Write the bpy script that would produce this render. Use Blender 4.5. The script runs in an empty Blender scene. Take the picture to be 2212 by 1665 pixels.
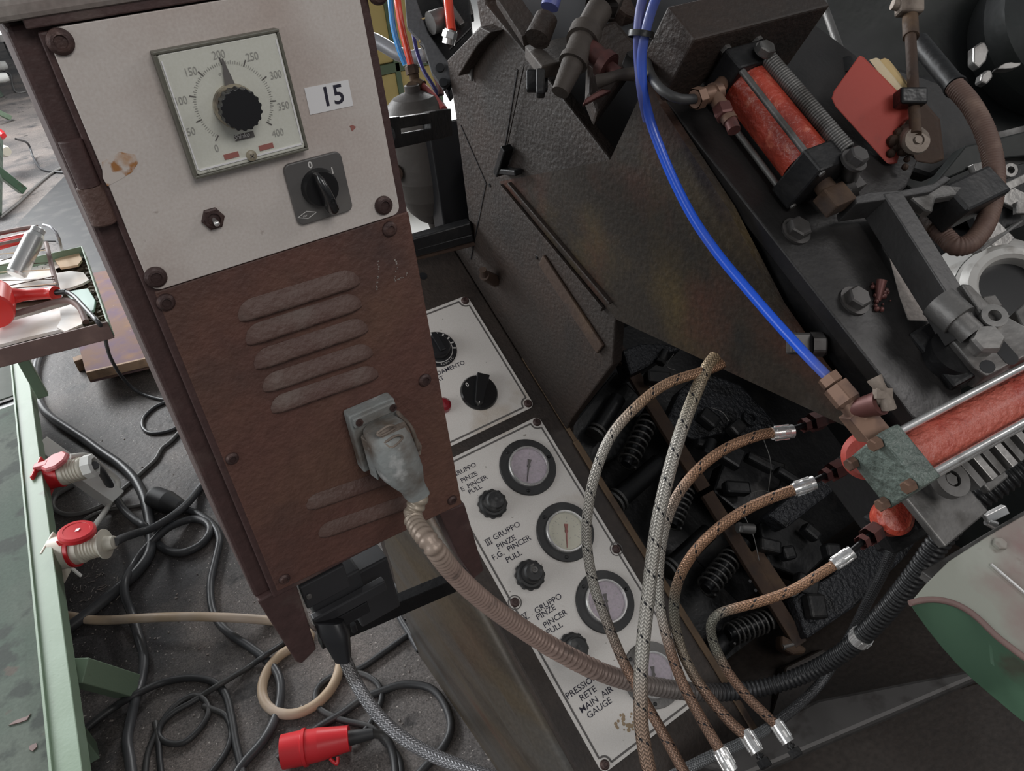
import bpy, math, random
from mathutils import Vector, Matrix
random.seed(7)
sc = bpy.context.scene
COL = sc.collection
V = Vector
# ------------------------------------------------------------------ camera, light, exposure
H = 1.62
F = 1600.0
RIGHT = V((0.82729879, -0.55354874, -0.09571056))
DOWN = V((-0.37909195, -0.42438736, -0.82230448))
FWD = V((0.41456725, 0.7165746, -0.56094102))
CAM = V((0, 0, H))
cd = bpy.data.cameras.new('camera')
cam = bpy.data.objects.new('camera', cd)
COL.objects.link(cam)
cd.sensor_fit = 'HORIZONTAL'; cd.sensor_width = 36; cd.lens = 36 * F / 2212
cd.clip_start = 0.02; cd.clip_end = 200
m = Matrix.Identity(4)
for i in range(3):
    m[i][0] = RIGHT[i]; m[i][1] = -DOWN[i]; m[i][2] = -FWD[i]; m[i][3] = CAM[i]
cam.matrix_world = m
sc.camera = cam
w = bpy.data.worlds.new('hall'); sc.world = w; w.use_nodes = True
bg = w.node_tree.nodes['Background']
bg.inputs[0].default_value = (0.93, 0.97, 1.0, 1); bg.inputs[1].default_value = 0.20

def area(name, loc, target, sx, sy, power, color=(1, 1, 1)):
    l = bpy.data.lights.new(name, 'AREA'); l.shape = 'RECTANGLE'; l.size = sx; l.size_y = sy
    l.energy = power; l.color = color
    o = bpy.data.objects.new(name, l); COL.objects.link(o); o.location = loc
    o.rotation_euler = (V(target) - V(loc)).to_track_quat('-Z', 'Y').to_euler()
    return o
area('side_windows', (-5.0, 1.6, 3.2), (0, 1.6, .6), 5.0, 2.2, 150, (0.97, 0.99, 1.0))
area('rear_windows', (-2.5, 9.0, 4.0), (0.2, 2.8, 0.2), 5.0, 2.6, 900, (0.97, 0.99, 1.0))
area('front_fill', (0.6, -2.4, 3.6), (0.4, 1.0, .8), 1.8, 1.2, 44, (1.0, 0.97, 0.94))  # unseen lamp added behind the camera to brighten the cabinet front
area('rear_floor_fill', (4.4, 7.4, 3.4), (3.0, 5.6, 0.0), 1.6, 1.6, 420)  # unseen lamp added to brighten the floor behind the machine
area('machine_fill', (2.6, -0.5, 2.6), (0.95, 0.35, 1.0), 0.7, 0.5, 7, (1.0, 0.97, 0.95))  # unseen lamp added at the right, aimed at the machine
sc.view_settings.view_transform = 'Standard'; sc.view_settings.look = 'None'
sc.view_settings.gamma = 1; sc.view_settings.use_curve_mapping = False
sc.view_settings.exposure = 0.0

# ------------------------------------------------------------------ geometry helpers
def ray(px, py):
    return RIGHT * (px - 1106) + DOWN * (py - 832.5) + FWD * F
def at(px, py, d):                        # point seen at px,py lying d metres deep
    return CAM + ray(px, py) * (d / F)
def on(px, py, n, p0):
    r = ray(px, py); return CAM + r * ((V(p0) - CAM).dot(n) / r.dot(n))
def PX(px, py, c): return on(px, py, V((1, 0, 0)), (c, 0, 0))
def PY(px, py, c): return on(px, py, V((0, 1, 0)), (0, c, 0))
def PZ(px, py, c): return on(px, py, V((0, 0, 1)), (0, 0, c))
A36 = math.radians(36); A35 = math.radians(35)
CN = V((0, -math.sin(A36), math.cos(A36))); CU = V((0, math.cos(A36), math.sin(A36))); CO = V((0, 1.0, .70))
TN = V((0, -math.sin(A35), math.cos(A35))); TU = V((0, math.cos(A35), math.sin(A35))); TO = V((0, .708, 1.35))
XA = V((1, 0, 0)); YA = V((0, 1, 0)); ZA = V((0, 0, 1))
def CON(px, py, h=0): return on(px, py, CN, CO + CN * h)
def TOP(px, py, h=0): return on(px, py, TN, TO + TN * h)
def con(x, u, h=0): return V((x, 0, 0)) + CO + CU * u + CN * h
def top(x, s, h=0): return V((x, 0, 0)) + TO + TU * s + TN * h
def frame(n):
    n = n.normalized(); a = V((0, 0, 1)) if abs(n.z) < .9 else V((1, 0, 0))
    x = a.cross(n).normalized(); return x, n.cross(x), n

class MB:
    def __init__(s): s.v = []; s.f = []; s.sm = []; s.uv = {}; s.col = {}
    def add(s, vs, fs, smooth=False, uvs=None, col=None):
        b = len(s.v); s.v += [V(p) for p in vs]
        for i, f in enumerate(fs):
            s.f.append([b + k for k in f]); s.sm.append(smooth)
            if uvs: s.uv[len(s.f) - 1] = uvs[i]
        if col:
            for i, c in enumerate(col): s.col[b + i] = c
        return s
    def box(s, c, sz, ax=(XA, YA, ZA)):
        c = V(c); a, b, d = [ax[i] * (sz[i] / 2) for i in range(3)]
        vs = [c + a * i + b * j + d * k for k in (-1, 1) for j in (-1, 1) for i in (-1, 1)]
        return s.add(vs, [(0, 2, 3, 1), (4, 5, 7, 6), (0, 1, 5, 4), (2, 6, 7, 3), (0, 4, 6, 2), (1, 3, 7, 5)])
    def bar(s, p, q, w, h, up=ZA):        # rectangular bar from p to q
        d = (q - p); L = d.length; d = d / L; x = d.cross(up).normalized(); u = x.cross(d)
        return s.box((p + q) / 2, (L, w, h), (d, x, u))
    def prism(s, pts, vec):
        n = len(pts); pts = [V(p) for p in pts]; vec = V(vec)
        nn = sum(((pts[i] - pts[0]).cross(pts[(i + 1) % n] - pts[0]) for i in range(1, n)), V((0, 0, 0)))
        if nn.dot(vec) > 0: pts = pts[::-1]
        vs = pts + [p + vec for p in pts]
        fs = [list(range(n)), list(range(2 * n - 1, n - 1, -1))]
        for i in range(n):
            j = (i + 1) % n; fs.append([j, i, n + i, n + j])
        return s.add(vs, fs)
    def lathe(s, o, n, prof, k=24, flat=(), ax=None, squash=1):   # prof: (r, h) pairs along n; every profile corner gets its own ring
        x, y, n = ax or frame(n); o = V(o)
        for i in range(len(prof) - 1):
            (r0, h0), (r1, h1) = prof[i], prof[i + 1]
            vs = []
            for r, h in ((r0, h0), (r1, h1)):
                vs += [o + n * h + (x * math.cos(2 * math.pi * j / k) + y * (squash * math.sin(2 * math.pi * j / k))) * r for j in range(k)]
            if r0 < 1e-7: fs = [(0, k + j, k + (j + 1) % k) for j in range(k)]
            elif r1 < 1e-7: fs = [(j, (j + 1) % k, k)[::1] for j in range(k)]; 
            else: fs = [(j, (j + 1) % k, k + (j + 1) % k, k + j) for j in range(k)]
            if r1 < 1e-7: fs = [(j, (j + 1) % k, k + j) for j in range(k)]
            s.add(vs, fs, smooth=(k > 8 and i not in flat and abs(h1 - h0) > 1e-6))
        return s
    def cyl(s, p, q, r, r1=None, k=20):
        p = V(p); q = V(q); L = (q - p).length; r1 = r if r1 is None else r1
        return s.lathe(p, q - p, [(0, 0), (r, 0), (r1, L), (0, L)], k)
    def dome(s, o, n, r, h, k=16, m=5):
        return s.lathe(o, n, [(r * math.cos(math.pi / 2 * i / m), h * math.sin(math.pi / 2 * i / m)) for i in range(m + 1)], k)
    def ball(s, c, r, k=16):
        return s.lathe(c, ZA, [(r * math.cos(a), r * math.sin(a)) for a in [math.pi * (i / 10 - .5) for i in range(11)]], k)
    def ring(s, o, n, r0, r1, h0, h1, k=32):
        return s.lathe(o, n, [(r0, h0), (r1, h0), (r1, h1), (r0, h1), (r0, h0)], k)
    def hexa(s, o, n, r, h, k=6):
        return s.lathe(o, n, [(r * .99, 0), (r, h * .85), (r * .86, h), (0, h)], k)
    def tube(s, path, r, k=10, rad=None, col=None, cap=True, step=None):
        """path: smooth polyline; rad(t, s) radius; col(t) colour"""
        P = path; n = len(P); S = [0]
        for i in range(1, n): S.append(S[-1] + (P[i] - P[i - 1]).length)
        t0 = (P[1] - P[0]).normalized(); x, y, _ = frame(t0); vs = []; cols = []
        for i in range(n):
            t = (P[min(i + 1, n - 1)] - P[max(i - 1, 0)]).normalized()
            x = (x - t * x.dot(t)).normalized(); y = t.cross(x)
            rr = rad(S[i] / S[-1], S[i]) if rad else r
            for j in range(k):
                a = 2 * math.pi * j / k; vs.append(P[i] + (x * math.cos(a) + y * math.sin(a)) * rr)
                if col: cols.append(col(S[i] / S[-1]))
        fs = []; uv = []
        for i in range(n - 1):
            for j in range(k):
                fs.append((i * k + j, i * k + (j + 1) % k, (i + 1) * k + (j + 1) % k, (i + 1) * k + j))
                uv.append(((S[i], j / k), (S[i], (j + 1) / k), (S[i + 1], (j + 1) / k), (S[i + 1], j / k)))
        s.add(vs, fs, True, uv, cols or None)
        if cap:
            for i, rev in ((0, True), (n - 1, False)):
                q = [vs[i * k + j] for j in range(k)]
                s.add(q, [list(range(k))[::-1] if rev else list(range(k))], False, None, [col(0 if rev else 1)] * k if col else None)
        return s
    def text(s, body, o, xd, yd, size, align='LEFT', sx=1.0, bold=0):
        cu = bpy.data.curves.new('t', 'FONT'); cu.body = body; cu.size = size; cu.align_x = align; cu.resolution_u = 3
        cu.offset = bold
        ob = bpy.data.objects.new('t', cu); me = bpy.data.meshes.new_from_object(ob)
        n = xd.cross(yd)
        s.add([V(o) + xd * (v.co.x * sx) + yd * v.co.y for v in me.vertices], [list(p.vertices) for p in me.polygons])
        bpy.data.objects.remove(ob); bpy.data.curves.remove(cu); bpy.data.meshes.remove(me); return s

def spline(pts, step=0.01):
    P = [V(p) for p in pts]; P = [P[0] * 2 - P[1]] + P + [P[-1] * 2 - P[-2]]; out = []
    for i in range(1, len(P) - 2):
        a, b, c, d = P[i - 1:i + 3]; n = max(2, int((c - b).length / step))
        for k in range(n):
            t = k / n
            out.append(.5 * (2 * b + (c - a) * t + (2 * a - 5 * b + 4 * c - d) * t * t + (3 * b - a - 3 * c + d) * t ** 3))
    out.append(P[-2]); return out
def helix(p, q, r, turns, k=14):
    x, y, n = frame(q - p); L = (q - p).length; N = int(turns * k)
    return [p + n * (L * i / N) + (x * math.cos(2 * math.pi * i / k) + y * math.sin(2 * math.pi * i / k)) * r for i in range(N + 1)]

def make(name, mb, mat, off=V((0, 0, 0)), bev=0):
    me = bpy.data.meshes.new(name)
    me.from_pydata([p - off for p in mb.v], [], mb.f)
    me.polygons.foreach_set('use_smooth', mb.sm)
    if mb.uv:
        ul = me.uv_layers.new(name='UVMap')
        for fi, uv in mb.uv.items():
            p = me.polygons[fi]
            for k, li in enumerate(p.loop_indices): ul.data[li].uv = uv[k]
    if mb.col:
        ca = me.color_attributes.new('Col', 'FLOAT_COLOR', 'POINT')
        for i, c in mb.col.items(): ca.data[i].color = (*c, 1)
    me.materials.append(mat); me.update()
    o = bpy.data.objects.new(name, me); COL.objects.link(o)
    if bev:
        md = o.modifiers.new('bevel', 'BEVEL'); md.width = bev; md.segments = 2; md.limit_method = 'ANGLE'; md.angle_limit = math.radians(40)
    return o
class Thing:
    def __init__(s, name, label, cat, loc, group=None):
        s.loc = V(loc); s.o = bpy.data.objects.new(name, None); COL.objects.link(s.o); s.o.location = s.loc
        s.o.empty_display_size = .05; s.o['label'] = label; s.o['category'] = cat
        if group: s.o['group'] = group
    def part(s, name, mb, mat, parent=None, bev=0, label=None):
        o = make(name, mb, mat, s.loc, bev); o.parent = parent or s.o
        if label: o['label'] = label
        return o
def solo(name, mb, mat, label, cat, group=None, bev=0, kind=None):
    lo = V([min(p[i] for p in mb.v) for i in range(3)]); hi = V([max(p[i] for p in mb.v) for i in range(3)])
    c = V(((lo.x + hi.x) / 2, (lo.y + hi.y) / 2, lo.z)); o = make(name, mb, mat, c, bev); o.location = c
    if kind: o['kind'] = kind
    if label: o['label'] = label
    if cat: o['category'] = cat
    if group: o['group'] = group
    return o

# ------------------------------------------------------------------ materials
def mat(name, base, rough=.5, metal=0, stains=(), bump=None, grain=None, coat=0, vcol=False, spec=None, rvar=0):
    """stains: (colour, scale, lo, hi, stretch) noise-masked colours; bump: (scale, strength, detail); grain: (scale, amount)"""
    M = bpy.data.materials.new(name); M.use_nodes = True; nt = M.node_tree; N = nt.nodes; L = nt.links
    b = N['Principled BSDF']; b.inputs['Roughness'].default_value = rough; b.inputs['Metallic'].default_value = metal
    if coat: b.inputs['Coat Weight'].default_value = coat; b.inputs['Coat Roughness'].default_value = .25
    if spec is not None: b.inputs['Specular IOR Level'].default_value = spec
    tc = N.new('ShaderNodeTexCoord')
    def noise(scale, detail=4, stretch=None, seed=0):
        n = N.new('ShaderNodeTexNoise'); n.inputs['Scale'].default_value = scale; n.inputs['Detail'].default_value = detail
        mp = N.new('ShaderNodeMapping'); mp.inputs['Location'].default_value = (seed * 3.7, seed * 1.9, seed * 5.3)
        if stretch: mp.inputs['Scale'].default_value = stretch
        L.new(tc.outputs['Object'], mp.inputs[0]); L.new(mp.outputs[0], n.inputs['Vector']); return n.outputs['Fac']
    def ramp(fac, lo, hi):
        r = N.new('ShaderNodeMapRange'); r.inputs[1].default_value = lo; r.inputs[2].default_value = hi; r.clamp = True
        L.new(fac, r.inputs[0]); return r.outputs[0]
    def mix(fac, a, c, mode='MIX'):
        x = N.new('ShaderNodeMix'); x.data_type = 'RGBA'; x.blend_type = mode
        for sock, val in ((0, fac), (6, a), (7, c)):
            if isinstance(val, bpy.types.NodeSocket): L.new(val, x.inputs[sock])
            else: x.inputs[sock].default_value = val if sock == 0 else (*val, 1)
        return x.outputs[2]
    cur = base
    if vcol:
        a = N.new('ShaderNodeVertexColor'); a.layer_name = 'Col'; cur = a.outputs[0]
    for i, st in enumerate(stains):
        c, scl, lo, hi = st[:4]; cur = mix(ramp(noise(scl, 6, st[4] if len(st) > 4 else None, i + 1), lo, hi), cur, c)
    if grain:
        g = ramp(noise(grain[0], 3, None, 9), .3, .7); cur = mix(grain[1], cur, g, 'OVERLAY')
    if isinstance(cur, bpy.types.NodeSocket): L.new(cur, b.inputs['Base Color'])
    else: b.inputs['Base Color'].default_value = (*cur, 1)
    if rvar:
        r = N.new('ShaderNodeMapRange'); r.inputs[1].default_value = .3; r.inputs[2].default_value = .7
        r.inputs[3].default_value = max(0.02, rough - rvar); r.inputs[4].default_value = min(1, rough + rvar)
        L.new(noise(9, 5, None, 5), r.inputs[0]); L.new(r.outputs[0], b.inputs['Roughness'])
    if bump:
        bp = N.new('ShaderNodeBump'); bp.inputs['Strength'].default_value = bump[1]; bp.inputs['Distance'].default_value = bump[3] if len(bump) > 3 else .002
        L.new(noise(bump[0], bump[2] if len(bump) > 2 else 2, None, 4), bp.inputs['Height']); L.new(bp.outputs[0], b.inputs['Normal'])
    return M

def braid_mat(name, rough=.45, metal=.5, freq=230, cols=7, tracer=True, amt=.75):
    M = bpy.data.materials.new(name); M.use_nodes = True; nt = M.node_tree; N = nt.nodes; L = nt.links
    b = N['Principled BSDF']; b.inputs['Roughness'].default_value = rough; b.inputs['Metallic'].default_value = metal
    uv = N.new('ShaderNodeUVMap'); uv.uv_map = 'UVMap'; sep = N.new('ShaderNodeSeparateXYZ'); L.new(uv.outputs[0], sep.inputs[0])
    def m(op, a, c=None, d=None):
        x = N.new('ShaderNodeMath'); x.operation = op
        for i, q in enumerate((a, c, d)):
            if q is None: continue
            if isinstance(q, bpy.types.NodeSocket): L.new(q, x.inputs[i])
            else: x.inputs[i].default_value = q
        return x.outputs[0]
    u, v = sep.outputs[0], sep.outputs[1]
    tri = m('PINGPONG', m('MULTIPLY', v, cols * 2), 1.0)
    ph = m('ADD', m('MULTIPLY', u, freq), m('MULTIPLY', tri, .9))
    st = m('SINE', m('MULTIPLY', ph, 2 * math.pi)); st = m('MULTIPLY_ADD', st, .5, .5)
    edge = m('MULTIPLY', m('PINGPONG', m('MULTIPLY', v, cols * 2), .5), 2.0)
    hgt = m('MULTIPLY', st, m('MULTIPLY_ADD', edge, .5, .5))
    vc = N.new('ShaderNodeVertexColor'); vc.layer_name = 'Col'
    mx = N.new('ShaderNodeMix'); mx.data_type = 'RGBA'; mx.blend_type = 'MULTIPLY'; mx.inputs[0].default_value = amt
    L.new(vc.outputs[0], mx.inputs[6])
    cmb = N.new('ShaderNodeCombineColor')
    hh = m('MULTIPLY_ADD', hgt, 1.15, .12)
    for i in range(3): L.new(hh, cmb.inputs[i])
    L.new(cmb.outputs[0], mx.inputs[7]); out = mx.outputs[2]
    if tracer:
        tr = m('FRACT', m('ADD', m('MULTIPLY', u, 26), v)); tr = m('LESS_THAN', tr, .085)
        tr = m('MULTIPLY', tr, m('GREATER_THAN', m('FRACT', m('MULTIPLY', v, cols)), .45))
        m2 = N.new('ShaderNodeMix'); m2.data_type = 'RGBA'; L.new(tr, m2.inputs[0]); L.new(out, m2.inputs[6]); m2.inputs[7].default_value = (.012, .012, .015, 1); out = m2.outputs[2]
    L.new(out, b.inputs['Base Color'])
    bp = N.new('ShaderNodeBump'); bp.inputs['Strength'].default_value = .6; bp.inputs['Distance'].default_value = .001
    L.new(hgt, bp.inputs['Height']); L.new(bp.outputs[0], b.inputs['Normal'])
    return M

M = {}
M['cream'] = mat('cream_plate', (.60, .545, .51), .5, 0, [((.46, .37, .33), 7, .52, .8), ((.42, .36, .33), 90, .68, .74)], grain=(400, .08), bump=(300, .05))
M['panel'] = mat('white_panel', (.69, .655, .62), .42, 0, [((.42, .33, .24), 6, .62, .8), ((.2, .17, .14), 120, .7, .76)], grain=(500, .1))
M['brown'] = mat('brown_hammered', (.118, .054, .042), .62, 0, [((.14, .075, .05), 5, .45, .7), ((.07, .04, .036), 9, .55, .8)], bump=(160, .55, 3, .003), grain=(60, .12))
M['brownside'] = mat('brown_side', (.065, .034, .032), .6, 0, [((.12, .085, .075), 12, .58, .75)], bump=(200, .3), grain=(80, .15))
M['louver'] = mat('louver_paint', (.115, .068, .056), .6, 0, [((.15, .11, .095), 25, .52, .7), ((.1, .052, .043), 12, .5, .7)], bump=(170, .6, 3, .003))
M['dusty'] = mat('dusty_lid', (.27, .24, .22), .8, 0, [((.15, .1, .09), 10, .5, .8)], grain=(200, .15))
M['screw'] = mat('brown_screw', (.06, .035, .033), .5, .3, [((.12, .07, .06), 60, .5, .7)], bump=(300, .3))
M['bezel'] = mat('olive_bezel', (.13, .125, .10), .45, 0, [((.05, .05, .045), 12, .55, .75)])
M['dial'] = mat('cream_dial', (.66, .66, .59), .35, 0, [((.42, .36, .24), 16, .62, .78)], grain=(500, .06))
M['ink'] = mat('grey_ink', (.12, .11, .105), .6)
M['inkfaint'] = mat('faint_ink', (.33, .325, .30), .6)
M['black'] = mat('black_plastic_and_shade', (.012, .012, .014), .38)  # plain black, also stands in for shade in openings
M['blackgloss'] = mat('black_gloss', (.012, .012, .013), .22, coat=.3)
M['knobdust'] = mat('dusty_black_knob', (.014, .014, .015), .5, 0, [((.10, .098, .095), 40, .55, .75)])
M['dustydark'] = mat('dusty_dark_metal', (.062, .050, .042), .7, .2, [((.035, .027, .023), 25, .45, .7)], bump=(200, .3))
M['gaugeflange'] = mat('gauge_flange', (.024, .024, .025), .45, .2, [((.04, .04, .04), 40, .5, .7)])
M['bluegrey'] = mat('blue_grey_paint', (.075, .075, .08), .5, grain=(200, .15))
M['greysheet'] = mat('worn_grey_sheet', (.12, .13, .115), .8, stains=[((.10, .11, .095), 6, .5, .7)])
M['slab'] = mat('sunlit_floor_colour', (.75, .74, .72), .7)  # bright colour stands in for sunlight on the floor
M['tan'] = mat('tan_residue', (.33, .24, .15), .7)
M['unit'] = mat('unit_plastic', (.030, .030, .033), .45)
M['midsteel'] = mat('dark_bolt_steel', (.085, .08, .078), .45, .5, [((.045, .04, .038), 30, .5, .7)])
M['armsteel'] = mat('grey_arm_steel', (.06, .058, .058), .42, .4, [((.035, .033, .033), 8, .5, .7)], bump=(140, .2))
M['brightsteel'] = mat('bright_steel', (.74, .72, .69), .33, .35, [((.4, .37, .34), 20, .58, .7)], bump=(60, .15))
M['rustlip'] = mat('rusty_edge', (.115, .072, .04), .7, .1, [((.05, .032, .024), 14, .5, .68)], bump=(140, .4))
M['gold'] = mat('aged_clear_skirt', (.30, .26, .19), .35, 0, [((.09, .07, .05), 60, .45, .6)])
M['switchplate'] = mat('grey_switch_plate', (.105, .10, .098), .45, 0, [((.16, .15, .14), 12, .55, .75)])
M['white'] = mat('white_label', (.80, .79, .80), .6)
M['whiteink'] = mat('white_print', (.62, .6, .58), .6)
M['navyink'] = mat('dark_print', (.02, .018, .035), .6)
M['redink'] = mat('dull_red_print', (.34, .13, .11), .6)
M['rust'] = mat('rust_patch', (.36, .16, .055), .8, 0, [((.60, .54, .50), 55, .44, .50), ((.45, .22, .08), 30, .6, .7)])
M['rustdark'] = mat('rust_brown', (.055, .032, .022), .75, .2, [((.10, .06, .034), 14, .5, .7), ((.035, .025, .022), 20, .55, .72)], bump=(120, .5))
M['castgrey'] = mat('grey_cast_plug', (.27, .285, .28), .6, .15, [((.13, .105, .085), 18, .45, .65), ((.5, .5, .49), 40, .6, .72)], bump=(140, .5))
M['dustymetal'] = mat('dusty_metal', (.26, .215, .18), .65, .3, [((.10, .075, .06), 25, .45, .7)], bump=(200, .3))
M['machine'] = mat('dark_brown_hammered', (.024, .017, .0135), .62, 0, [((.034, .018, .012), 4, .45, .7), ((.013, .0105, .0095), 7, .55, .8)], bump=(150, .6, 3, .003), grain=(70, .15))
M['console'] = mat('console_brown', (.036, .026, .021), .6, 0, [((.024, .018, .016), 6, .45, .7)], bump=(170, .4), grain=(90, .2))
M['olive'] = mat('mottled_oily_sheet', (.024, .017, .012), .48, .1, [((.066, .043, .014), 4, .50, .68), ((.052, .020, .012), 5, .52, .66), ((.010, .009, .009), 8, .56, .72)], bump=(120, .35, 3, .003), grain=(120, .25))
M['flank'] = mat('worn_base_flank', (.088, .068, .046), .42, .25, [((.085, .082, .078), 4, .40, .62, (2.2, .22, 2.2)), ((.05, .04, .032), 5, .52, .72, (2.5, .3, 2.5)), ((.10, .052, .034), 4, .58, .72, (2, .4, 2))], bump=(60, .15), grain=(150, .15))
M['blackmetal'] = mat('black_oily_metal', (.011, .011, .012), .42, .3, [((.028, .026, .025), 14, .55, .75)], bump=(90, .4), rvar=.15)
M['roughcast'] = mat('rough_oily_casting', (.026, .027, .031), .36, .4, [((.012, .012, .013), 20, .5, .65)], bump=(110, 1.0, 4, .006), rvar=.12)
M['plate'] = mat('dark_grey_plate', (.024, .022, .022), .42, .35, [((.042, .039, .038), 5, .52, .72), ((.013, .012, .012), 8, .52, .72)], bump=(140, .2), rvar=.12)
M['darkgreen'] = mat('dark_green_casting', (.014, .016, .015), .5, .25, [((.018, .019, .02), 5, .45, .65)], bump=(60, .3), rvar=.12)
M['steel'] = mat('worn_steel', (.30, .29, .28), .38, .75, [((.13, .12, .115), 18, .5, .7)], bump=(120, .2), rvar=.12)
M['dullsteel'] = mat('dull_grey_steel', (.16, .155, .15), .48, .6, [((.07, .065, .06), 20, .48, .68)], bump=(150, .25))
M['lightplate'] = mat('dusty_light_plate', (.33, .29, .265), .55, .2, grain=(220, .25), stains=[((.2, .17, .155), 30, .55, .7)])
M['chrome'] = mat('polished_steel', (.78, .77, .76), .26, .8, [((.3, .28, .26), 25, .58, .75)], rvar=.1)
M['alu'] = mat('brushed_aluminium', (.66, .66, .65), .32, .85)
M['red'] = mat('red_hammered', (.42, .055, .03), .38, 0, [((.27, .035, .022), 18, .45, .65), ((.5, .13, .08), 60, .56, .7)], bump=(120, .8, 3, .004), coat=.2)
M['redpale'] = mat('dusty_red_hammered', (.50, .12, .085), .4, 0, [((.40, .06, .04), 24, .5, .65)], bump=(120, 1.0, 3, .005), coat=.25)
M['reddust'] = mat('dusty_red', (.38, .045, .03), .6, 0, [((.10, .035, .03), 12, .56, .72)], bump=(150, .2))
M['greygreen'] = mat('grey_green_hammered', (.12, .15, .132), .40, 0, [((.07, .09, .078), 45, .48, .62)], bump=(120, 1.0, 3, .005), coat=.2)
M['brass'] = mat('dull_brass', (.20, .12, .085), .48, .5, [((.10, .06, .05), 35, .48, .66)])
M['redbrown'] = mat('dirty_copper_fitting', (.12, .045, .04), .5, .35, [((.05, .028, .027), 30, .5, .7)])
M['bluetube'] = mat('blue_tube', (.014, .10, .70), .3, 0, [((.10, .11, .22), 3.2, .45, .6)], coat=.2)
M['bluepale'] = mat('dusty_blue_tube', (.08, .10, .33), .42, 0, [((.13, .13, .24), 8, .45, .65)])
M['skyblue'] = mat('sky_blue_tube', (.03, .27, .66), .3, coat=.2)
M['navy'] = mat('navy_tube', (.03, .025, .16), .35)
M['redtube'] = mat('red_tube', (.75, .06, .025), .3, coat=.2)
M['pinktube'] = mat('faded_red_tube', (.40, .09, .085), .4)
M['felt1'] = mat('cream_felt', (.60, .50, .34), .9, bump=(200, .4)); M['felt2'] = mat('tan_felt', (.52, .38, .19), .9, bump=(200, .4))
M['braid'] = braid_mat('braided_hose', .42, .45)
M['braidsteel'] = braid_mat('braided_steel_sheath', .36, .6, 210, 8, False, .7)
M['conduit'] = mat('ribbed_conduit', (.2, .2, .2), .42, .25, vcol=True, bump=(200, .2), stains=[((.05, .045, .042), 30, .62, .78)])
M['bellows'] = mat('brown_bellows_hose', (.12, .07, .055), .65, bump=(120, .3), stains=[((.2, .13, .10), 25, .5, .7)])
M['floor'] = mat('grimy_concrete', (.135, .117, .108), .62, 0, [((.050, .046, .047), 1.1, .42, .60), ((.175, .145, .13), 2.3, .52, .72), ((.04, .038, .04), 5, .56, .72), ((.42, .38, .35), 130, .665, .70), ((.03, .026, .025), 12, .64, .72)], bump=(50, .45, 5, .005), grain=(260, .5))
M['cable'] = mat('black_grey_cable', (.045, .046, .05), .42, 0, [((.085, .085, .09), 8, .5, .7)])
M['cabledark'] = mat('dark_cable', (.028, .028, .03), .5, 0, [((.06, .058, .056), 9, .5, .7)])
M['cablegrey'] = mat('grey_thin_cable', (.14, .135, .13), .5)
M['whitecable'] = mat('white_cable', (.72, .70, .66), .45)
M['beige'] = mat('beige_hose', (.46, .34, .23), .5, 0, [((.58, .47, .38), 5, .48, .65)])
M['green'] = mat('pale_green_paint', (.185, .26, .18), .48, 0, [((.22, .30, .22), 9, .55, .75), ((.13, .13, .10), 14, .66, .76)], bump=(150, .1))
M['greentop'] = mat('worn_green_top', (.072, .100, .078), .8, 0, [((.10, .118, .097), 3, .45, .65), ((.045, .055, .047), 11, .55, .62), ((.10, .085, .07), 15, .68, .74)], bump=(100, .15), grain=(150, .12))
M['greendark'] = mat('machine_green', (.068, .135, .085), .42, 0, [((.07, .07, .05), 12, .62, .7), ((.13, .25, .16), 6, .5, .7)], coat=.15)
M['palesheet'] = mat('worn_pale_sheet', (.27, .28, .24), .45, .1, [((.24, .16, .15), 4, .56, .64), ((.34, .35, .31), 8, .55, .7), ((.16, .12, .1), 18, .66, .73)], bump=(80, .15))
M['basebrown'] = mat('greasy_base', (.022, .016, .013), .5, .1, [((.036, .029, .025), 4, .52, .72), ((.09, .08, .075), 12, .70, .78)], bump=(90, .3), grain=(100, .25))
M['pvcred'] = mat('red_plug_plastic', (.62, .022, .03), .36, coat=.15); M['pvcdust'] = mat('faded_red_plastic', (.62, .16, .17), .5)
M['pvcwhite'] = mat('ivory_plug_plastic', (.66, .62, .53), .45, stains=[((.45, .4, .32), 12, .58, .75)])
M['pvcbrightwhite'] = mat('white_paint', (.80, .80, .77), .5)
M['plywood'] = mat('rusty_painted_board', (.19, .115, .09), .9, 0, [((.15, .10, .135), 5, .46, .6), ((.27, .155, .08), 4, .52, .66), ((.5, .42, .38), 40, .7, .76)], bump=(80, .2))
M['woodedge'] = mat('bare_board_edge', (.34, .22, .14), .7, stains=[((.12, .08, .06), 12, .5, .7)])
M['rustrim'] = mat('rusty_purple_rim', (.17, .105, .095), .6, 0, [((.25, .16, .14), 12, .5, .7)])
M['paper'] = mat('white_sheet', (.86, .83, .80), .6, stains=[((.75, .62, .52), 4, .55, .75)])
M['cardboard'] = mat('kraft_paper', (.62, .44, .28), .7); M['crumbs'] = mat('dark_scraps', (.10, .07, .045), .8)
M['mint'] = mat('mint_plastic', (.42, .58, .52), .5); M['toolred'] = mat('bright_red_plastic', (.72, .035, .03), .35, coat=.2)
M['yellow'] = mat('mustard_panel', (.42, .32, .12), .55, 0, [((.30, .23, .08), 3, .5, .7)]); M['greenframe'] = mat('dark_green_frame', (.075, .105, .06), .55)
M['pipe'] = mat('grey_zinc_pipe', (.36, .36, .38), .42, .45, [((.5, .5, .5), 14, .55, .7)]); M['tank'] = mat('brown_tank', (.06, .052, .047), .55, .1, [((.13, .125, .115), 6, .55, .75)], bump=(70, .3))
M['lamp'] = mat('red_lens', (.22, .012, .02), .18, coat=.5); M['pinkdial'] = mat('violet_dial', (.47, .41, .46), .4, grain=(200, .1)); M['creamdial'] = mat('ivory_gauge_dial', (.62, .60, .50), .4)
M['glass'] = None
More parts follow.
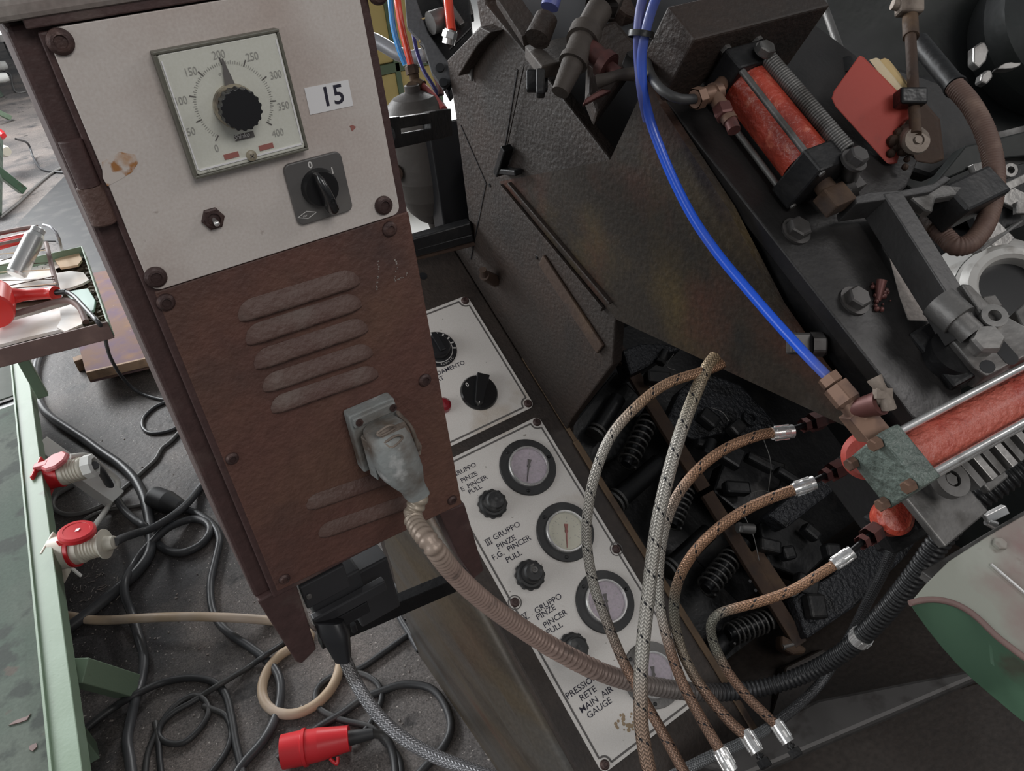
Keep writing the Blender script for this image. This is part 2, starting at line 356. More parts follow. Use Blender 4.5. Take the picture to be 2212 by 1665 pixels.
def glassmat():
    g = bpy.data.materials.new('gauge_glass'); g.use_nodes = True; b = g.node_tree.nodes['Principled BSDF']
    b.inputs['Transmission Weight'].default_value = 1; b.inputs['Roughness'].default_value = .03; b.inputs['IOR'].default_value = 1.02
    b.inputs['Base Color'].default_value = (1, 1, 1, 1); return g
M['glass'] = glassmat()

# ------------------------------------------------------------------ setting
solo('sunlit_floor_paint_1', MB().prism([V((1.25, 3.2, 0)), V((9, 3.2, 0)), V((9, 14, 0)), V((1.9, 14, 0)), V((1.25, 6, 0))], (0, 0, .012)), M['slab'], None, None, kind='structure')  # pale sheet over the floor, sunlight put into its colour
o = solo('floor', MB().box((2, 8, -.02), (40, 44, .04)), M['floor'], None, None, kind='structure')

# ------------------------------------------------------------------ machine bed (base, flank, pit bottom)
def bolt(mb, p, n, r, h, washer=0, wh=.003):
    if washer: mb.lathe(p, n, [(0, 0), (washer, 0), (washer, wh), (0, wh)], 20); p = V(p) + n.normalized() * wh
    mb.hexa(p, n, r, h)
    return mb
bed = Thing('machine_bed', 'dark brown machine bed with a worn rounded flank, on the floor under the gauge console', 'machine base', (1.0, .5, 0))
fl = MB(); ys = [.15 + 1.05 * i / 14 for i in range(15)]; prof = [(.330, 0), (.322, .12), (.317, .28), (.321, .42), (.318, .5), (.326, .60), (.322, .68), (.334, .78), (.332, .84), (.347, .91), (.350, .945), (.362, .97), (.40, .97)]
vs = []
for y in ys:
    zt = max(.10, .70 + (y - 1) * math.tan(A36) - .015)
    vs += [V((x, y, zt * f)) for x, f in prof]
k = len(prof); fs = [(i * k + j, i * k + j + 1, (i + 1) * k + j + 1, (i + 1) * k + j) for i in range(14) for j in range(k - 1)]
fl.add(vs, [f[::-1] for f in fs], True)
fl.add([vs[14 * k + j] for j in range(k)] + [V((.40, 1.2, 0))], [list(range(k + 1))])
bed.part('flank', fl, M['flank'])
bed.part('bed_block', MB().box((1.15, .62, .10), (1.5, 1.24, .20)).box((1.22, 1.42, .42), (1.0, .2, .84)), M['basebrown'], bev=.006)
# sloping front ledges at the lower right
p = [PZ(1500, 1680, .40), PZ(1650, 1600, .40), PZ(2110, 1470, .40), PZ(2330, 1490, .40), PZ(2330, 1900, .40), PZ(1500, 1900, .40)]
bed.part('front_ledge', MB().prism(p, (0, 0, -.2)), M['basebrown'], bev=.006)
p = [PZ(1495, 1665, .385), PZ(1760, 1530, .385), PZ(2110, 1462, .385), PZ(2118, 1478, .385), PZ(1740, 1640, .385), PZ(1600, 1700, .385)]
bed.part('ledge_lip', MB().prism(p, (0, 0, .03)), M['midsteel'], bev=.008)
# stuff of the pit: sloping floor of the pit
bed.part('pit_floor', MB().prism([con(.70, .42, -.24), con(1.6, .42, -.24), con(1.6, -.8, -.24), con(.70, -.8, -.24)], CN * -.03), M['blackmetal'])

# ------------------------------------------------------------------ gauge console
cons = Thing('gauge_console', 'dark brown sloping console with two white instrument plates carrying four round pressure gauges and knobs', 'control console', (.52, .9, .2))
def conside(x): return [con(x, .52, 0), con(x, -.72, 0), V((x, .35, .10)), V((x, 1.40, .10))]
cons.part('housing', MB().prism(conside(.362), (.322, 0, 0)), M['console'], bev=.004)
lip = MB().prism([con(.684, .16, 0), con(.684, -.72, 0), con(.684, -.72, -.05), con(.684, .16, -.05)], (.010, 0, 0))
lip.prism([con(.680, -.05, 0), con(.693, -.05, 0), con(.693, -.70, 0), con(.680, -.70, 0)], CN * .006)
cons.part('edge_lip', lip, M['rustlip'], bev=.002)
hole = MB().lathe(CON(914, 596, .0006), CN, [(0, 0), (.009, 0), (0, .0003)], 20)
cons.part('cable_hole', hole, M['black'])
def plate(x0, x1, u0, u1, r=.012, t=.0022, skip=()):
    def loop(x0, x1, u0, u1, r):
        out = []
        for cx, cu, a0 in ((x1 - r, u1 - r, 0), (x0 + r, u1 - r, 90), (x0 + r, u0 + r, 180), (x1 - r, u0 + r, 270)):
            for k in range(5):
                a = math.radians(a0 + 22.5 * k); out.append((cx + r * math.cos(a), cu + r * math.sin(a)))
        return out
    mb = MB().prism([con(x, u, t) for x, u in loop(x0, x1, u0, u1, r)], CN * -t)
    ln = MB(); e = .0075; wd = .0018; c = .0155
    def strip(a, b):
        d = (V((b[0] - a[0], b[1] - a[1], 0))).normalized(); q = (-d.y * wd, d.x * wd)
        ln.prism([con(a[0] + q[0], a[1] + q[1], t), con(a[0] - q[0], a[1] - q[1], t), con(b[0] - q[0], b[1] - q[1], t), con(b[0] + q[0], b[1] + q[1], t)], CN * .0003)
    X0, X1, U0, U1 = x0 + e, x1 - e, u0 + e, u1 - e
    strip((X0, U0 + c), (X0, U1 - c)); strip((X1, U0 + c), (X1, U1 - c)); strip((X0 + c, U0), (X1 - c, U0)); strip((X0 + c, U1), (X1 - c, U1))
    sc_ = []
    for cx, cu, a0 in ((X1, U1, 180), (X0, U1, 270), (X0, U0, 0), (X1, U0, 90)):
        cx -= math.copysign(.003, cx - (x0 + x1) / 2); cu -= math.copysign(.003, cu - (u0 + u1) / 2)
        pts = [(cx + .0130 * math.cos(math.radians(a0 + d)), cu + .0130 * math.sin(math.radians(a0 + d))) for d in range(-12, 103, 12)]
        for a, b in zip(pts, pts[1:]): strip(a, b)
        sc_.append((cx, cu))
    return mb, ln, sc_
def plate_screw(parent, x, u):
    mb = MB().lathe(con(x, u, .0022), CN, [(0, 0), (.0086, 0), (.0086, .0018), (.0064, .0052), (.0040, .0056), (.0034, .0040), (0, .0040)], 18)
    return cons.part('screw', mb, M['screw'], parent)
up, upl, us = plate(.405, .650, .052, .336)
upper = cons.part('instrument_plate', up, M['panel'], label='upper white plate with two black rotary knobs')
cons.part('border_line', upl, M['ink'], upper)
for q in us: plate_screw(upper, *q)
lo, lol, ls = plate(.397, .645, -.576, .030)
lower = cons.part('instrument_plate', lo, M['panel'], label='lower white plate with a column of four pressure gauges')
cons.part('border_line', lol, M['ink'], lower)
for q in ls: plate_screw(lower, *q)
for q in ((1331, 1186), (1112, 1301)):
    p = CON(*q, .0022); x, u = p.x, (p - CO).dot(CU)
    rg = MB().ring(con(x, u, .0022), CN, .0112, .0132, 0, .0004, 28); cons.part('screw_ring', rg, M['ink'], lower); plate_screw(lower, x, u)
# printed lettering, written along the plate
def uvof(px, py, h=.0025): p = CON(px, py, h); return p.x, (p - CO).dot(CU)
tx = MB()
def word(s, px, py, size, anchor='LEFT', pl=None):
    cons.part('lettering', MB().text(s, CON(px, py, .0026), XA, CU, size, anchor, 1.06, .0001), M['navyink'], pl or lower)
for s, px, py in (('II GRUPPO', 970, 1036), ('PINZE', 998, 1043), ('E  PINCER', 998, 1062), ('PULL', 1014, 1068)):
    word(s, px, py, .0125)
for s, px, py in (('GRUPPO', 1068, 1167), ('PINZE', 1076, 1187), ('F.G.  PINCER', 1066, 1211), ('PULL', 1096, 1216)): word(s, px, py, .0145 if s != 'PULL' else .0145)
for s, px, py in (('GRUPPO', 1158, 1326), ('PINZE', 1162, 1340), ('PINCER', 1177, 1357), ('PULL', 1184, 1373)): word(s, px, py, .0145)
for s, px, py in (('PRESSIONE', 1226, 1511), ('RETE', 1256, 1515), ('MAIN  AIR', 1256, 1541), ('GAUGE', 1272, 1553)): word(s, px, py, .0150)
def roman(px, py, n, five=False):
    p = CON(px, py, .0026); hgt = .0115
    xs = [i * .0042 for i in range(n)]; top_ = xs[-1] + (.0085 if five else 0)
    for xx in xs: tx.prism([p + XA * (xx - .0007), p + XA * (xx + .0007), p + XA * (xx + .0007) + CU * hgt, p + XA * (xx - .0007) + CU * hgt], CN * .0003)
    if five:
        b = p + XA * (xs[-1] + .0060)
        for s in (-1, 1): tx.prism([b + XA * -.0007, b + XA * .0007, b + XA * (.0034 * s + .0007) + CU * hgt, b + XA * (.0034 * s - .0007) + CU * hgt], CN * .0003)
        top_ = xs[-1] + .0105
    for uu in (0, hgt): tx.prism([p + XA * -.0022 + CU * (uu - .0005), p + XA * (top_ + .0022) + CU * (uu - .0005), p + XA * (top_ + .0022) + CU * (uu + .0005), p + XA * -.0022 + CU * (uu + .0005)], CN * .0003)
roman(1054, 1178, 3); cons.part('numeral', tx, M['navyink'], lower)
tx = MB(); roman(1132, 1341, 1, True); cons.part('numeral', tx, M['navyink'], lower)
tx = MB()
for s, px, py in (('RISCALDAMENTO', 906, 828), ('HEAT', 929, 832)): word(s, px, py, .0125, 'LEFT', upper)
# pressure gauges
def gauge(cx, cu, dial, needle_deg, idx, chromeface=False, label=None):
    R = .0575; o = con(cx, cu, .0022)
    fl_ = MB().lathe(o, CN, [(0, 0), (R, 0), (R, .004), (R * .985, .0055), (R * .70, .0055), (R * .70, .0035), (0, .0035)], 48)
    g = cons.part('pressure_gauge', fl_, M['dullsteel'] if chromeface else M['gaugeflange'], label=label)
    cons.part('bezel', MB().lathe(o, CN, [(R * .71, .004), (R * .71, .011), (R * .685, .0135), (R * .64, .0135), (R * .615, .010), (R * .615, .004)], 48), M['chrome'], g)
    cons.part('dial_face', MB().lathe(o, CN, [(0, .0062), (R * .62, .0062), (R * .62, .0050)], 40), M[dial], g)
    tk = MB(); c = o + CN * .0064
    for i in range(26):
        a = math.radians(225 - 270 * i / 25 - 8); d = XA * math.cos(a) + CU * math.sin(a); q = CN.cross(d)
        r1 = R * .50; r0 = R * (.42 if i % 5 == 0 else .465); ww = .0004 if i % 5 == 0 else .0002
        tk.prism([c + d * r0 + q * ww, c + d * r0 - q * ww, c + d * r1 - q * ww, c + d * r1 + q * ww], CN * .0002)
    for i in range(6):
        a = math.radians(225 - 270 * i / 5 - 8); d = XA * math.cos(a) + CU * math.sin(a)
        tk.text(str(i * 2), c + d * R * .33 - CU * .0015, XA, CU, .0042, 'CENTER')
    tk.text('bar', c - CU * R * .27 , XA, CU, .004, 'CENTER')
    cons.part('scale_marks', tk, M['inkfaint'], g)
    nd = MB(); a = math.radians(needle_deg); d = XA * math.cos(a) + CU * math.sin(a); q = CN.cross(d); c = o + CN * .0080
    nd.prism([c + q * .0016, c - q * .0016, c + d * R * .55 - q * .0007, c + d * R * .55 + q * .0007], CN * .0005)
    nd.prism([c + q * .0013, c - q * .0013, c - d * R * .24 - q * .0042, c - d * R * .24 + q * .0042], CN * .0005)
    nd.lathe(c, CN, [(0, 0), (.0034, 0), (.0034, .0011), (0, .0011)], 14)
    cons.part('needle', nd, M['redink'] if dial == 'creamdial' else M['ink'], g)
    for k in range(3):
        a = math.radians(90 + 28 + 120 * k); p = o + (XA * math.cos(a) + CU * math.sin(a)) * R * .85 + CN * .0055
        cons.part('screw', MB().lathe(p, CN, [(0, 0), (.0036, 0), (.0036, .001), (.0026, .0024), (0, .0024)], 12), M['blackmetal'], g)
    cons.part('glass', MB().lathe(o, CN, [(0, .0112), (R * .62, .0112), (R * .62, .0104), (0, .0104)], 40), M['glass'], g)
for i, (px, py, dl, nd) in enumerate(((1141, 1008, 'pinkdial', 232), (1222, 1148, 'creamdial', 240), (1308, 1299, 'pinkdial', 250), (1410, 1457, 'pinkdial', 245))):
    x, u = uvof(px, py, .006)
    gauge(x, u, dl, nd, i, i == 3, ['gauge with a violet dial', 'gauge with an ivory dial', 'gauge with a violet dial half behind a hose', 'gauge with a grey metal flange behind the hoses'][i])
# regulator knobs
for i, (px, py, sy) in enumerate(((1066, 1086, 0), (1147, 1240, 1), (1241, 1400, 0))):
    p = CON(px, py, .014); o = p - CN * .0118
    kn = MB(); n = 12; pts = []
    for j in range(n * 4):
        a = 2 * math.pi * j / (n * 4); r = .0270 + (.0015 if j % 4 < 2 else -.0007); pts.append((math.cos(a) * r, math.sin(a) * r))
    kn.prism([o + XA * a + CU * b + CN * .009 for a, b in pts], CN * -.009)
    kn.lathe(o, CN, [(.0268, .009), (.0235, .014), (.0195, .0145), (.0178, .030), (.0150, .034), (.0045, .0345), (0, .0335)], 28)
    if sy: kn.add([], [])
    k_ = cons.part('regulator_knob', kn, M['knobdust'], bev=.0006)
    if sy:
        cons.part('arrow_mark', MB().ring(o + CN * .0342 + XA * .003 + CU * .003, CN, .0028, .0056, 0, .0006, 20).box(o + CN * .0344 + XA * .003 + CU * .0125, (.007, .0026, .0006), (XA, CU, CN)), M['dullsteel'], k_)
# upper plate knobs and lamp
p = CON(1036, 846, .008) - CN * .0056; o = p
kn = MB().lathe(o, CN, [(0, 0), (.0385, 0), (.0385, .003), (.036, .007), (0, .007)], 40)
d = (XA * math.cos(math.radians(-72)) * -1 + CU * .9).normalized(); d = (XA * .62 + CU * .78); q = CN.cross(d)
kn.prism([o + d * .034 + q * .013 + CN * .007, o + d * .034 - q * .013 + CN * .007, o - d * .029 - q * .0085 + CN * .007, o - d * .034 + CN * .007, o - d * .029 + q * .0085 + CN * .007], CN * .016)
kk = cons.part('selector_knob', kn, M['blackgloss'], bev=.0015)
cons.part('zero_mark', MB().text('0', o + CN * .0072 + CU * .020 - XA * .016, XA, CU, .012, 'CENTER', 1, .0003).box(o - d * .031 + CN * .0233, (.0018, .005, .0004), (q, d, CN)), M['whiteink'], kk)
o = CON(946, 752, .008) - CN * .0056
kn = MB().lathe(o, CN, [(0, 0), (.0400, 0), (.0400, .002), (.0385, .003), (.0250, .003), (.0240, .018), (.022, .021), (0, .021)], 40)
kn.box(o + CN * .024 + CU * .004, (.013, .040, .009), (XA, CU, CN))
kd = cons.part('dial_knob', kn, M['black'], bev=.001)
mk = MB().ring(o, CN, .0300, .0314, .003, .0034, 48)
for i in range(22):
    a = math.radians(200 - 220 * i / 21); dd = XA * math.cos(a) + CU * math.sin(a); q = CN.cross(dd); c = o + CN * .0030
    if i % 2: mk.prism([c + dd * .0318 + q * .0014, c + dd * .0318 - q * .0014, c + dd * .0378 - q * .0017, c + dd * .0378 + q * .0017], CN * .0004)
for i, ch in enumerate('RUMVIC'):
    a = math.radians(-106 + 9 * i); dd = XA * math.cos(a) + CU * math.sin(a)
    mk.text(ch, o + dd * .0275 + CN * .0032, CN.cross(dd) , -dd, .0052, 'CENTER') if False else mk.text(ch, o + dd * .0374 + CN * .0032, CN.cross(dd), -dd, .0065, 'CENTER')
cons.part('dial_marks', mk, M['whiteink'], kd)
o = CON(958, 876, .006) - CN * .0038
lamp = MB().lathe(o, CN, [(0, 0), (.0155, 0), (.0155, .005), (.0140, .012), (.009, .0165), (0, .0178)], 28)
cons.part('indicator_lamp', lamp, M['lamp'])
st = MB()
for i in range(26):
    a = random.random() * 6.28; r = random.random() ** .5; p = CON(1350 + 26 * r * math.cos(a) + 14 * random.random(), 1560 + 22 * r * math.sin(a), .0024)
    rr = random.uniform(.0012, .004); st.lathe(p, CN, [(0, .0001), (rr, .0001), (rr * .9, .0004), (0, .0005)], 9)
cons.part('glue_residue', st, M['tan'], lower)

# ------------------------------------------------------------------ control cabinet
Y0 = .66
cab = Thing('control_cabinet', 'brown control cabinet with a cream front plate, thermostat dial and louvred lower panel', 'control cabinet', (.16, .76, .82))
P_ = lambda px, py, y=Y0: PY(px, py, y)
YF = V((0, -1, 0))
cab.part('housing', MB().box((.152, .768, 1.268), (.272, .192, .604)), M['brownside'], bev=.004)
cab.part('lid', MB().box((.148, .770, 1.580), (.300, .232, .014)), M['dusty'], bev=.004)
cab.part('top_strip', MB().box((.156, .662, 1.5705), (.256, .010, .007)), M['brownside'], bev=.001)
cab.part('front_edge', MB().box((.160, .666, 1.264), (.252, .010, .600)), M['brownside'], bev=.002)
ps = MB().prism([V((x, Y0, z)) for x, z in ((.040, .972), (.2868, .960), (.2866, 1.3585), (.040, 1.3585))], (0, .008, 0))
low = cab.part('louvred_panel', ps, M['brown'], bev=.0015)
def rrect(x0, x1, z0, z1, r, y, k=5):
    out = []
    for cx, cz, a0 in ((x1 - r, z1 - r, 0), (x0 + r, z1 - r, 90), (x0 + r, z0 + r, 180), (x1 - r, z0 + r, 270)):
        for i in range(k + 1):
            a = math.radians(a0 + 90 * i / k); out.append(V((cx + r * math.cos(a), y, cz + r * math.sin(a))))
    return out
fp = cab.part('front_plate', MB().prism(rrect(.0386, .2768, 1.3598, 1.5655, .0085, .6575), (0, .0075, 0)), M['cream'], bev=.0006, label='cream painted metal front plate')
def dscrew(px, py, r, parent, y=Y0):
    p = P_(px, py, y); mb = MB().lathe(p, YF, [(0, 0), (r, 0), (r * .98, .0022), (r * .72, .0042), (r * .52, .0045), (r * .46, .0028), (0, .0028)], 24)
    cab.part('screw', mb, M['screw'], parent)
for q in ((130, 90), (336, 598), (828, 443)): dscrew(*q, .0092, fp, .6573)
for q in ((358, 652), (841, 494), (917, 820), (501, 989), (614, 1249), (976, 1079)): dscrew(*q, .0078 if q[1] < 900 else .0066, low)
dscrew(815, -14, .0092, fp, .6573)
# louvres pressed into the lower panel
def louver(a, b, hz, out=.0058):
    A = P_(*a); B = P_(*b); n = 30; m_ = 7; vs = []
    for i in range(n + 1):
        t = i / n; e = min(t, 1 - t) * (B - A).length / .016; e = math.sin(min(1, e) * math.pi / 2) ** .6
        for j in range(m_ + 1):
            s = j / m_; o_ = out * e * math.sin(s * math.pi / 2) ** 1.2 if s > 0 else 0
            vs.append(A.lerp(B, t) + V((0, -.0003 - o_, hz * (1 - s) * (0.35 + .65 * e))))
        vs.append(A.lerp(B, t) + V((0, .0005, .0006)))
    k = m_ + 2
    mb = MB().add(vs, [(i * k + j, (i + 1) * k + j, (i + 1) * k + j + 1, i * k + j + 1) for i in range(n) for j in range(k - 1)], True)
    cab.part('louver', mb, M['louver'], low)
for a, b, h_ in (((518, 694), (778, 612), .019), ((534, 745), (782, 662), .019), ((552, 797), (796, 714), .019), ((570, 846), (806, 766), .018), ((588, 892), (818, 812), .018), ((664, 1100), (900, 1018), .018), ((690, 1160), (915, 1080), .018)): louver(a, b, h_)
# chalk figures on the panel
ch = MB(); random.seed(3)
def chalk(pts, y=Y0 - .0004, wd=.0008):
    pts = [P_(*p, y) for p in pts]
    for a, b in zip(pts, pts[1:]):
        n = max(1, int((b - a).length / .0018))
        for i in range(n):
            if random.random() < .62:
                c = a.lerp(b, (i + .5) / n) + V((random.uniform(-.0006, .0006), 0, random.uniform(-.0006, .0006)))
                s = random.uniform(.5, 1.2) * wd; ch.prism([c + V((-s, 0, -s)), c + V((s, 0, -s * .8)), c + V((s * .7, 0, s)), c + V((-s * .9, 0, s * .8))], (0, .0003, 0))
chalk([(817, 562), (818, 590), (814, 612), (815, 634)]); chalk([(838, 566), (848, 560), (857, 566), (858, 580), (852, 600), (856, 606), (872, 598), (882, 588)])
chalk([(700, 1158), (712, 1150), (724, 1148)]); chalk([(730, 1146), (735, 1136), (748, 1138)]); chalk([(752, 1140), (770, 1128), (790, 1124)])
cab.part('chalk_marks', ch, M['dusty'], low)
# hinges on the left edge
hg = MB(); a = P_(128, 185, .668); b = P_(150, 262, .668); c = P_(168, 330 - 40, .668)
HX = .026
hg.cyl((HX, .666, 1.490), (HX, .666, 1.455), .0085); cab.part('hinge', hg, M['brownside'], bev=.0006)
hg = MB().cyl((HX, .666, 1.4545), (HX, .666, 1.425), .0098).dome((HX, .666, 1.425), V((0, 0, -1)), .0098, .003); cab.part('hinge', hg, M['louver'], bev=.0006)
cab.part('lid_bolt', MB().hexa((.046, .672, 1.587), ZA, .007, .008), M['screw'])
# feet / posts under the panel
po = MB().prism([V((.017, .664, .968)), V((.063, .972, .972)) * 0 + V((.063, .664, .972)), PY(684, 1402, .664), PY(652, 1434, .664), PY(640, 1430, .664)], (0, .020, 0))
cab.part('left_post', po, M['brownside'], bev=.002)
po = MB().prism([PY(*q, .668) for q in ((948, 1108), (1004, 1088), (1046, 1232), (1024, 1250), (990, 1200))], (0, .030, 0))
cab.part('right_post', po, M['brownside'], bev=.002)
cab.part('cross_bar', MB().bar(P_(690, 1378, .80), P_(1010, 1243, .80), .020, .030), M['blackmetal'], bev=.001)
# thermostat
tx0, tx1, tz0, tz1 = .1008, .1988, 1.4439, 1.5405
bz = MB(); y1 = .6464; e = .0024
for (xa, xb, za, zb) in ((tx0, tx1, tz1 - e, tz1), (tx0, tx1, tz0, tz0 + e), (tx0, tx0 + e, tz0 + e, tz1 - e), (tx1 - e, tx1, tz0 + e, tz1 - e)):
    bz.box(((xa + xb) / 2, (y1 + .658) / 2, (za + zb) / 2), (xb - xa, .658 - y1, zb - za))
th = cab.part('thermostat', bz, M['bezel'], bev=.0007, label='square thermostat with an olive bezel and cream dial')
cab.part('dial_face', MB().prism(rrect(tx0 + e, tx1 - e, tz0 + e, tz1 - e, .002, .6476), (0, .009, 0)), M['dial'], th, bev=.001)
cab.part('cover_rim', MB().box((0, 0, 0), (.001, .001, .001)) if False else (lambda m_: [m_.box(c_, s_) for c_, s_ in ((((tx0 + tx1) / 2, .6472, tz0 + .0062), (tx1 - tx0 - .010, .0012, .0012)), ((tx0 + .0042, .6472, (tz0 + tz1) / 2), (.0010, .0012, tz1 - tz0 - .014)), ((tx1 - .0042, .6472, (tz0 + tz1) / 2), (.0010, .0012, tz1 - tz0 - .014)))][-1])(MB()), M['white'], th)
dc = PY(506, 222, .6474); yk = .6472
tk = MB(); tf = MB(); nm = MB()
for i in range(81):
    a = math.radians(90 + 2 + 135 - 270 * i / 80); d = XA * math.cos(a) + ZA * math.sin(a); q = YF.cross(d); major = i % 10 == 0
    r0, r1 = (.0290, .0340) if major else (.0290, .0316 if i % 2 == 0 else .0308); wd = .00045 if major else .0002
    c = V((dc.x, yk, dc.z)); (tk if major else tf).prism([c + d * r0 + q * wd, c + d * r0 - q * wd, c + d * r1 - q * wd, c + d * r1 + q * wd], (0, -.0002, 0))
for s, px, py in (('0', 466, 329), ('50', 406, 294), ('100', 379, 229), ('150', 400, 166), ('200', 461, 129), ('250', 534, 133), ('300', 585, 172), ('350', 602, 239), ('400', 590, 297)):
    cab.part('numeral', MB().text(s, PY(px, py, yk - .0002), XA, ZA, .0086, 'LEFT', .78), M['inkfaint'], th)
for s, px, py, z_ in (('o', 473, 163, .004), ('C', 484, 162, .005), ('RCTW', 447, 372, .0036)): cab.part('small_print', MB().text(s, PY(px, py, yk - .0002), XA, ZA, z_, 'LEFT'), M['inkfaint'], th)
cab.part('scale_mark', tk, M['ink'], th); cab.part('fine_scale', tf, M['inkfaint'], th)
k0 = PY(513, 232, .640)
kc = V((k0.x, .6476, k0.z))
sk = MB().lathe(kc, YF, [(0, 0), (.0172, 0), (.0172, .005), (.0156, .009), (0, .009)], 36)
d = (PY(479, 128, .6465) - V((kc.x, .6465, kc.z))).normalized(); q = YF.cross(d)
cab.part('knob_skirt', sk, M['gold'], th, label='yellowed clear knob skirt')
pt = MB().prism([kc + YF * .0035 + d * .015 + q * .0042, kc + YF * .0035 + d * .015 - q * .0042, kc + YF * .0025 + d * .036 - q * .0005, kc + YF * .0025 + d * .036 + q * .0005], (0, -.001, 0))
cab.part('pointer', pt, M['ink'], th)
kn = MB(); pts = []
for j in range(72):
    a = 2 * math.pi * j / 72; r = .0156 + (.0007 if j % 4 < 2 else -.0004); pts.append((r * math.cos(a), r * math.sin(a)))
kn.prism([kc + YF * .020 + XA * a + ZA * b for a, b in pts], YF * -.011)
kn.lathe(kc, YF, [(.0138, .020), (.0138, .0186), (0, .0186)], 30)
cab.part('knob', kn, M['black'], th, bev=.0005)
lb = MB().box(PY(528, 294, yk), (.0162, .0006, .0048)); cab.part('maker_badge', lb, M['ink'], th)
cab.part('badge_lettering', MB().text('Shinko', PY(507, 302, yk - .0006), (XA), (ZA + XA * .25), .0050, 'LEFT', .95, .0001), M['whiteink'], th)
for q in ((500, 336), (575, 317)): cab.part('indicator_window', MB().box(PY(*q, yk), (.0122, .0006, .0042)), M['redink'], th)
p = PY(543, 336, yk); cab.part('cover_screw', MB().lathe(p, YF, [(0, 0), (.0046, 0), (.0042, .0018), (.002, .0026), (0, .0026)], 20), M['gold'], th)
cab.part('screw_slot', MB().box(p + YF * .0027, (.0042, .0004, .0008), ((XA * .8 + ZA * .6), YA, (ZA * .8 - XA * .6))).box(p + YF * .0027, (.0042, .0004, .0008), ((XA * -.6 + ZA * .8), YA, (ZA * .6 + XA * .8))), M['ink'], th)
# number sticker, toggle, rotary switch
a = PY(657, 190, .6572); b = PY(752, 172, .6572); c = PY(763, 228, .6572); d = PY(670, 248, .6572)
sk = cab.part('number_sticker', MB().prism([a, b, c, d], (0, -.0003, 0)), M['white'], label='white paper sticker with the number 15')
xd = (b - a).normalized(); yd = (a - d).normalized(); yd = (yd - xd * yd.dot(xd)).normalized()
cab.part('lettering', MB().text('15', PY(696, 231, .6568), xd, yd, .0225, 'LEFT', 1.0, .0003), M['navyink'], sk)
p = PY(459, 471, .6575)
tg = cab.part('toggle_switch', MB().hexa(p, YF, .0098, .004).lathe(p, YF, [(.0075, .004), (.0072, .0062), (.0055, .0062), (.0048, .003), (0, .003)], 24), M['screw'])
cab.part('toggle_lever', MB().cyl(p + YF * .003, p + YF * .011 + V((0, 0, -.0015)), .0017, .0024, 12).ball(p + YF * .0115 + V((0, 0, -.0016)), .0025, 10), M['chrome'], tg)
a = PY(608, 357, .655); b = PY(735, 325, .655); c = PY(763, 458, .655); d = PY(645, 483, .655)
x0, x1, z0, z1 = (a.x + d.x) / 2, (b.x + c.x) / 2, (c.z + d.z) / 2, (a.z + b.z) / 2
sw = cab.part('rotary_switch', MB().prism(rrect(x0, x1, z0, z1, .006, .6535), (0, .004, 0)), M['switchplate'], bev=.001, label='grey square rotary switch')
for ch_, px, py in (('0', 667, 364), ('1', 715, 376)): cab.part('position_mark', MB().text(ch_, PY(px, py, .6533), XA, ZA, .0082, 'LEFT', 1, .0002), M['whiteink'], sw)
wr = MB()
l = PY(664, 464, .6533); dd = [l + V((x, 0, z)) for x, z in ((-.009, 0), (0, .0034), (.009, 0), (0, -.0034))]
for i in range(4): wr.bar(dd[i], dd[(i + 1) % 4], .0006, .0003, YA)
wr.text('sav', l + V((-.0045, 0, -.0012)), XA, ZA, .0034, 'LEFT')
cab.part('maker_mark', wr, M['whiteink'], sw)
k0 = PY(690, 404, .6535)
cab.part('switch_collar', MB().lathe(k0, YF, [(0, 0), (.0172, 0), (.0165, .004), (.0152, .008), (0, .008)], 32), M['blackgloss'], sw)
h1 = k0 + V((-.0035, -.008, .016)); h2 = k0 + V((.004, -.008, -.0215)); d = (h2 - h1); q = YF.cross(d.normalized())
hb = MB(); L = d.length; d = d / L
sec = [(.0, .0020, .009), (.12, .0040, .0125), (.35, .0046, .0155), (.6, .0048, .0165), (.88, .0052, .016), (1.0, .0042, .010)]
vs = []
for t, w_, hh in sec:
    c = h1 + d * (L * t); vs += [c + q * w_, c + q * w_ * .8 + YF * hh * .8, c + q * w_ * .35 + YF * hh, c - q * w_ * .35 + YF * hh, c - q * w_ * .8 + YF * hh * .8, c - q * w_]
hb.add(vs, [(i * 6 + j, i * 6 + j + 1, (i + 1) * 6 + j + 1, (i + 1) * 6 + j) for i in range(5) for j in range(5)], True)
hb.add(vs[:6], [list(range(6))]); hb.add(vs[-6:], [list(range(6))[::-1]])
hb.lathe(h1 + d * L * .62 + YF * .0164, YF, [(.0026, 0), (.0026, .0006), (.0018, .0006), (.0018, 0)], 16)
cab.part('switch_handle', hb, M['blackgloss'], sw)
# rust patch and red paint fleck on the plate
random.seed(11); rp = MB()
cs = [(220, 350), (258, 328), (292, 334), (298, 352), (285, 372), (262, 386), (232, 402), (222, 384)]
rp.prism([PY(*q, .6574) for q in cs], (0, -.0002, 0)); cab.part('rust_patch', rp, M['rust'], fp)
cab.part('paint_fleck', MB().prism([PY(*q, .6573) for q in ((755, 272), (762, 270), (769, 274), (764, 280), (760, 283), (758, 277))], (0, -.0002, 0)), M['redink'], fp)
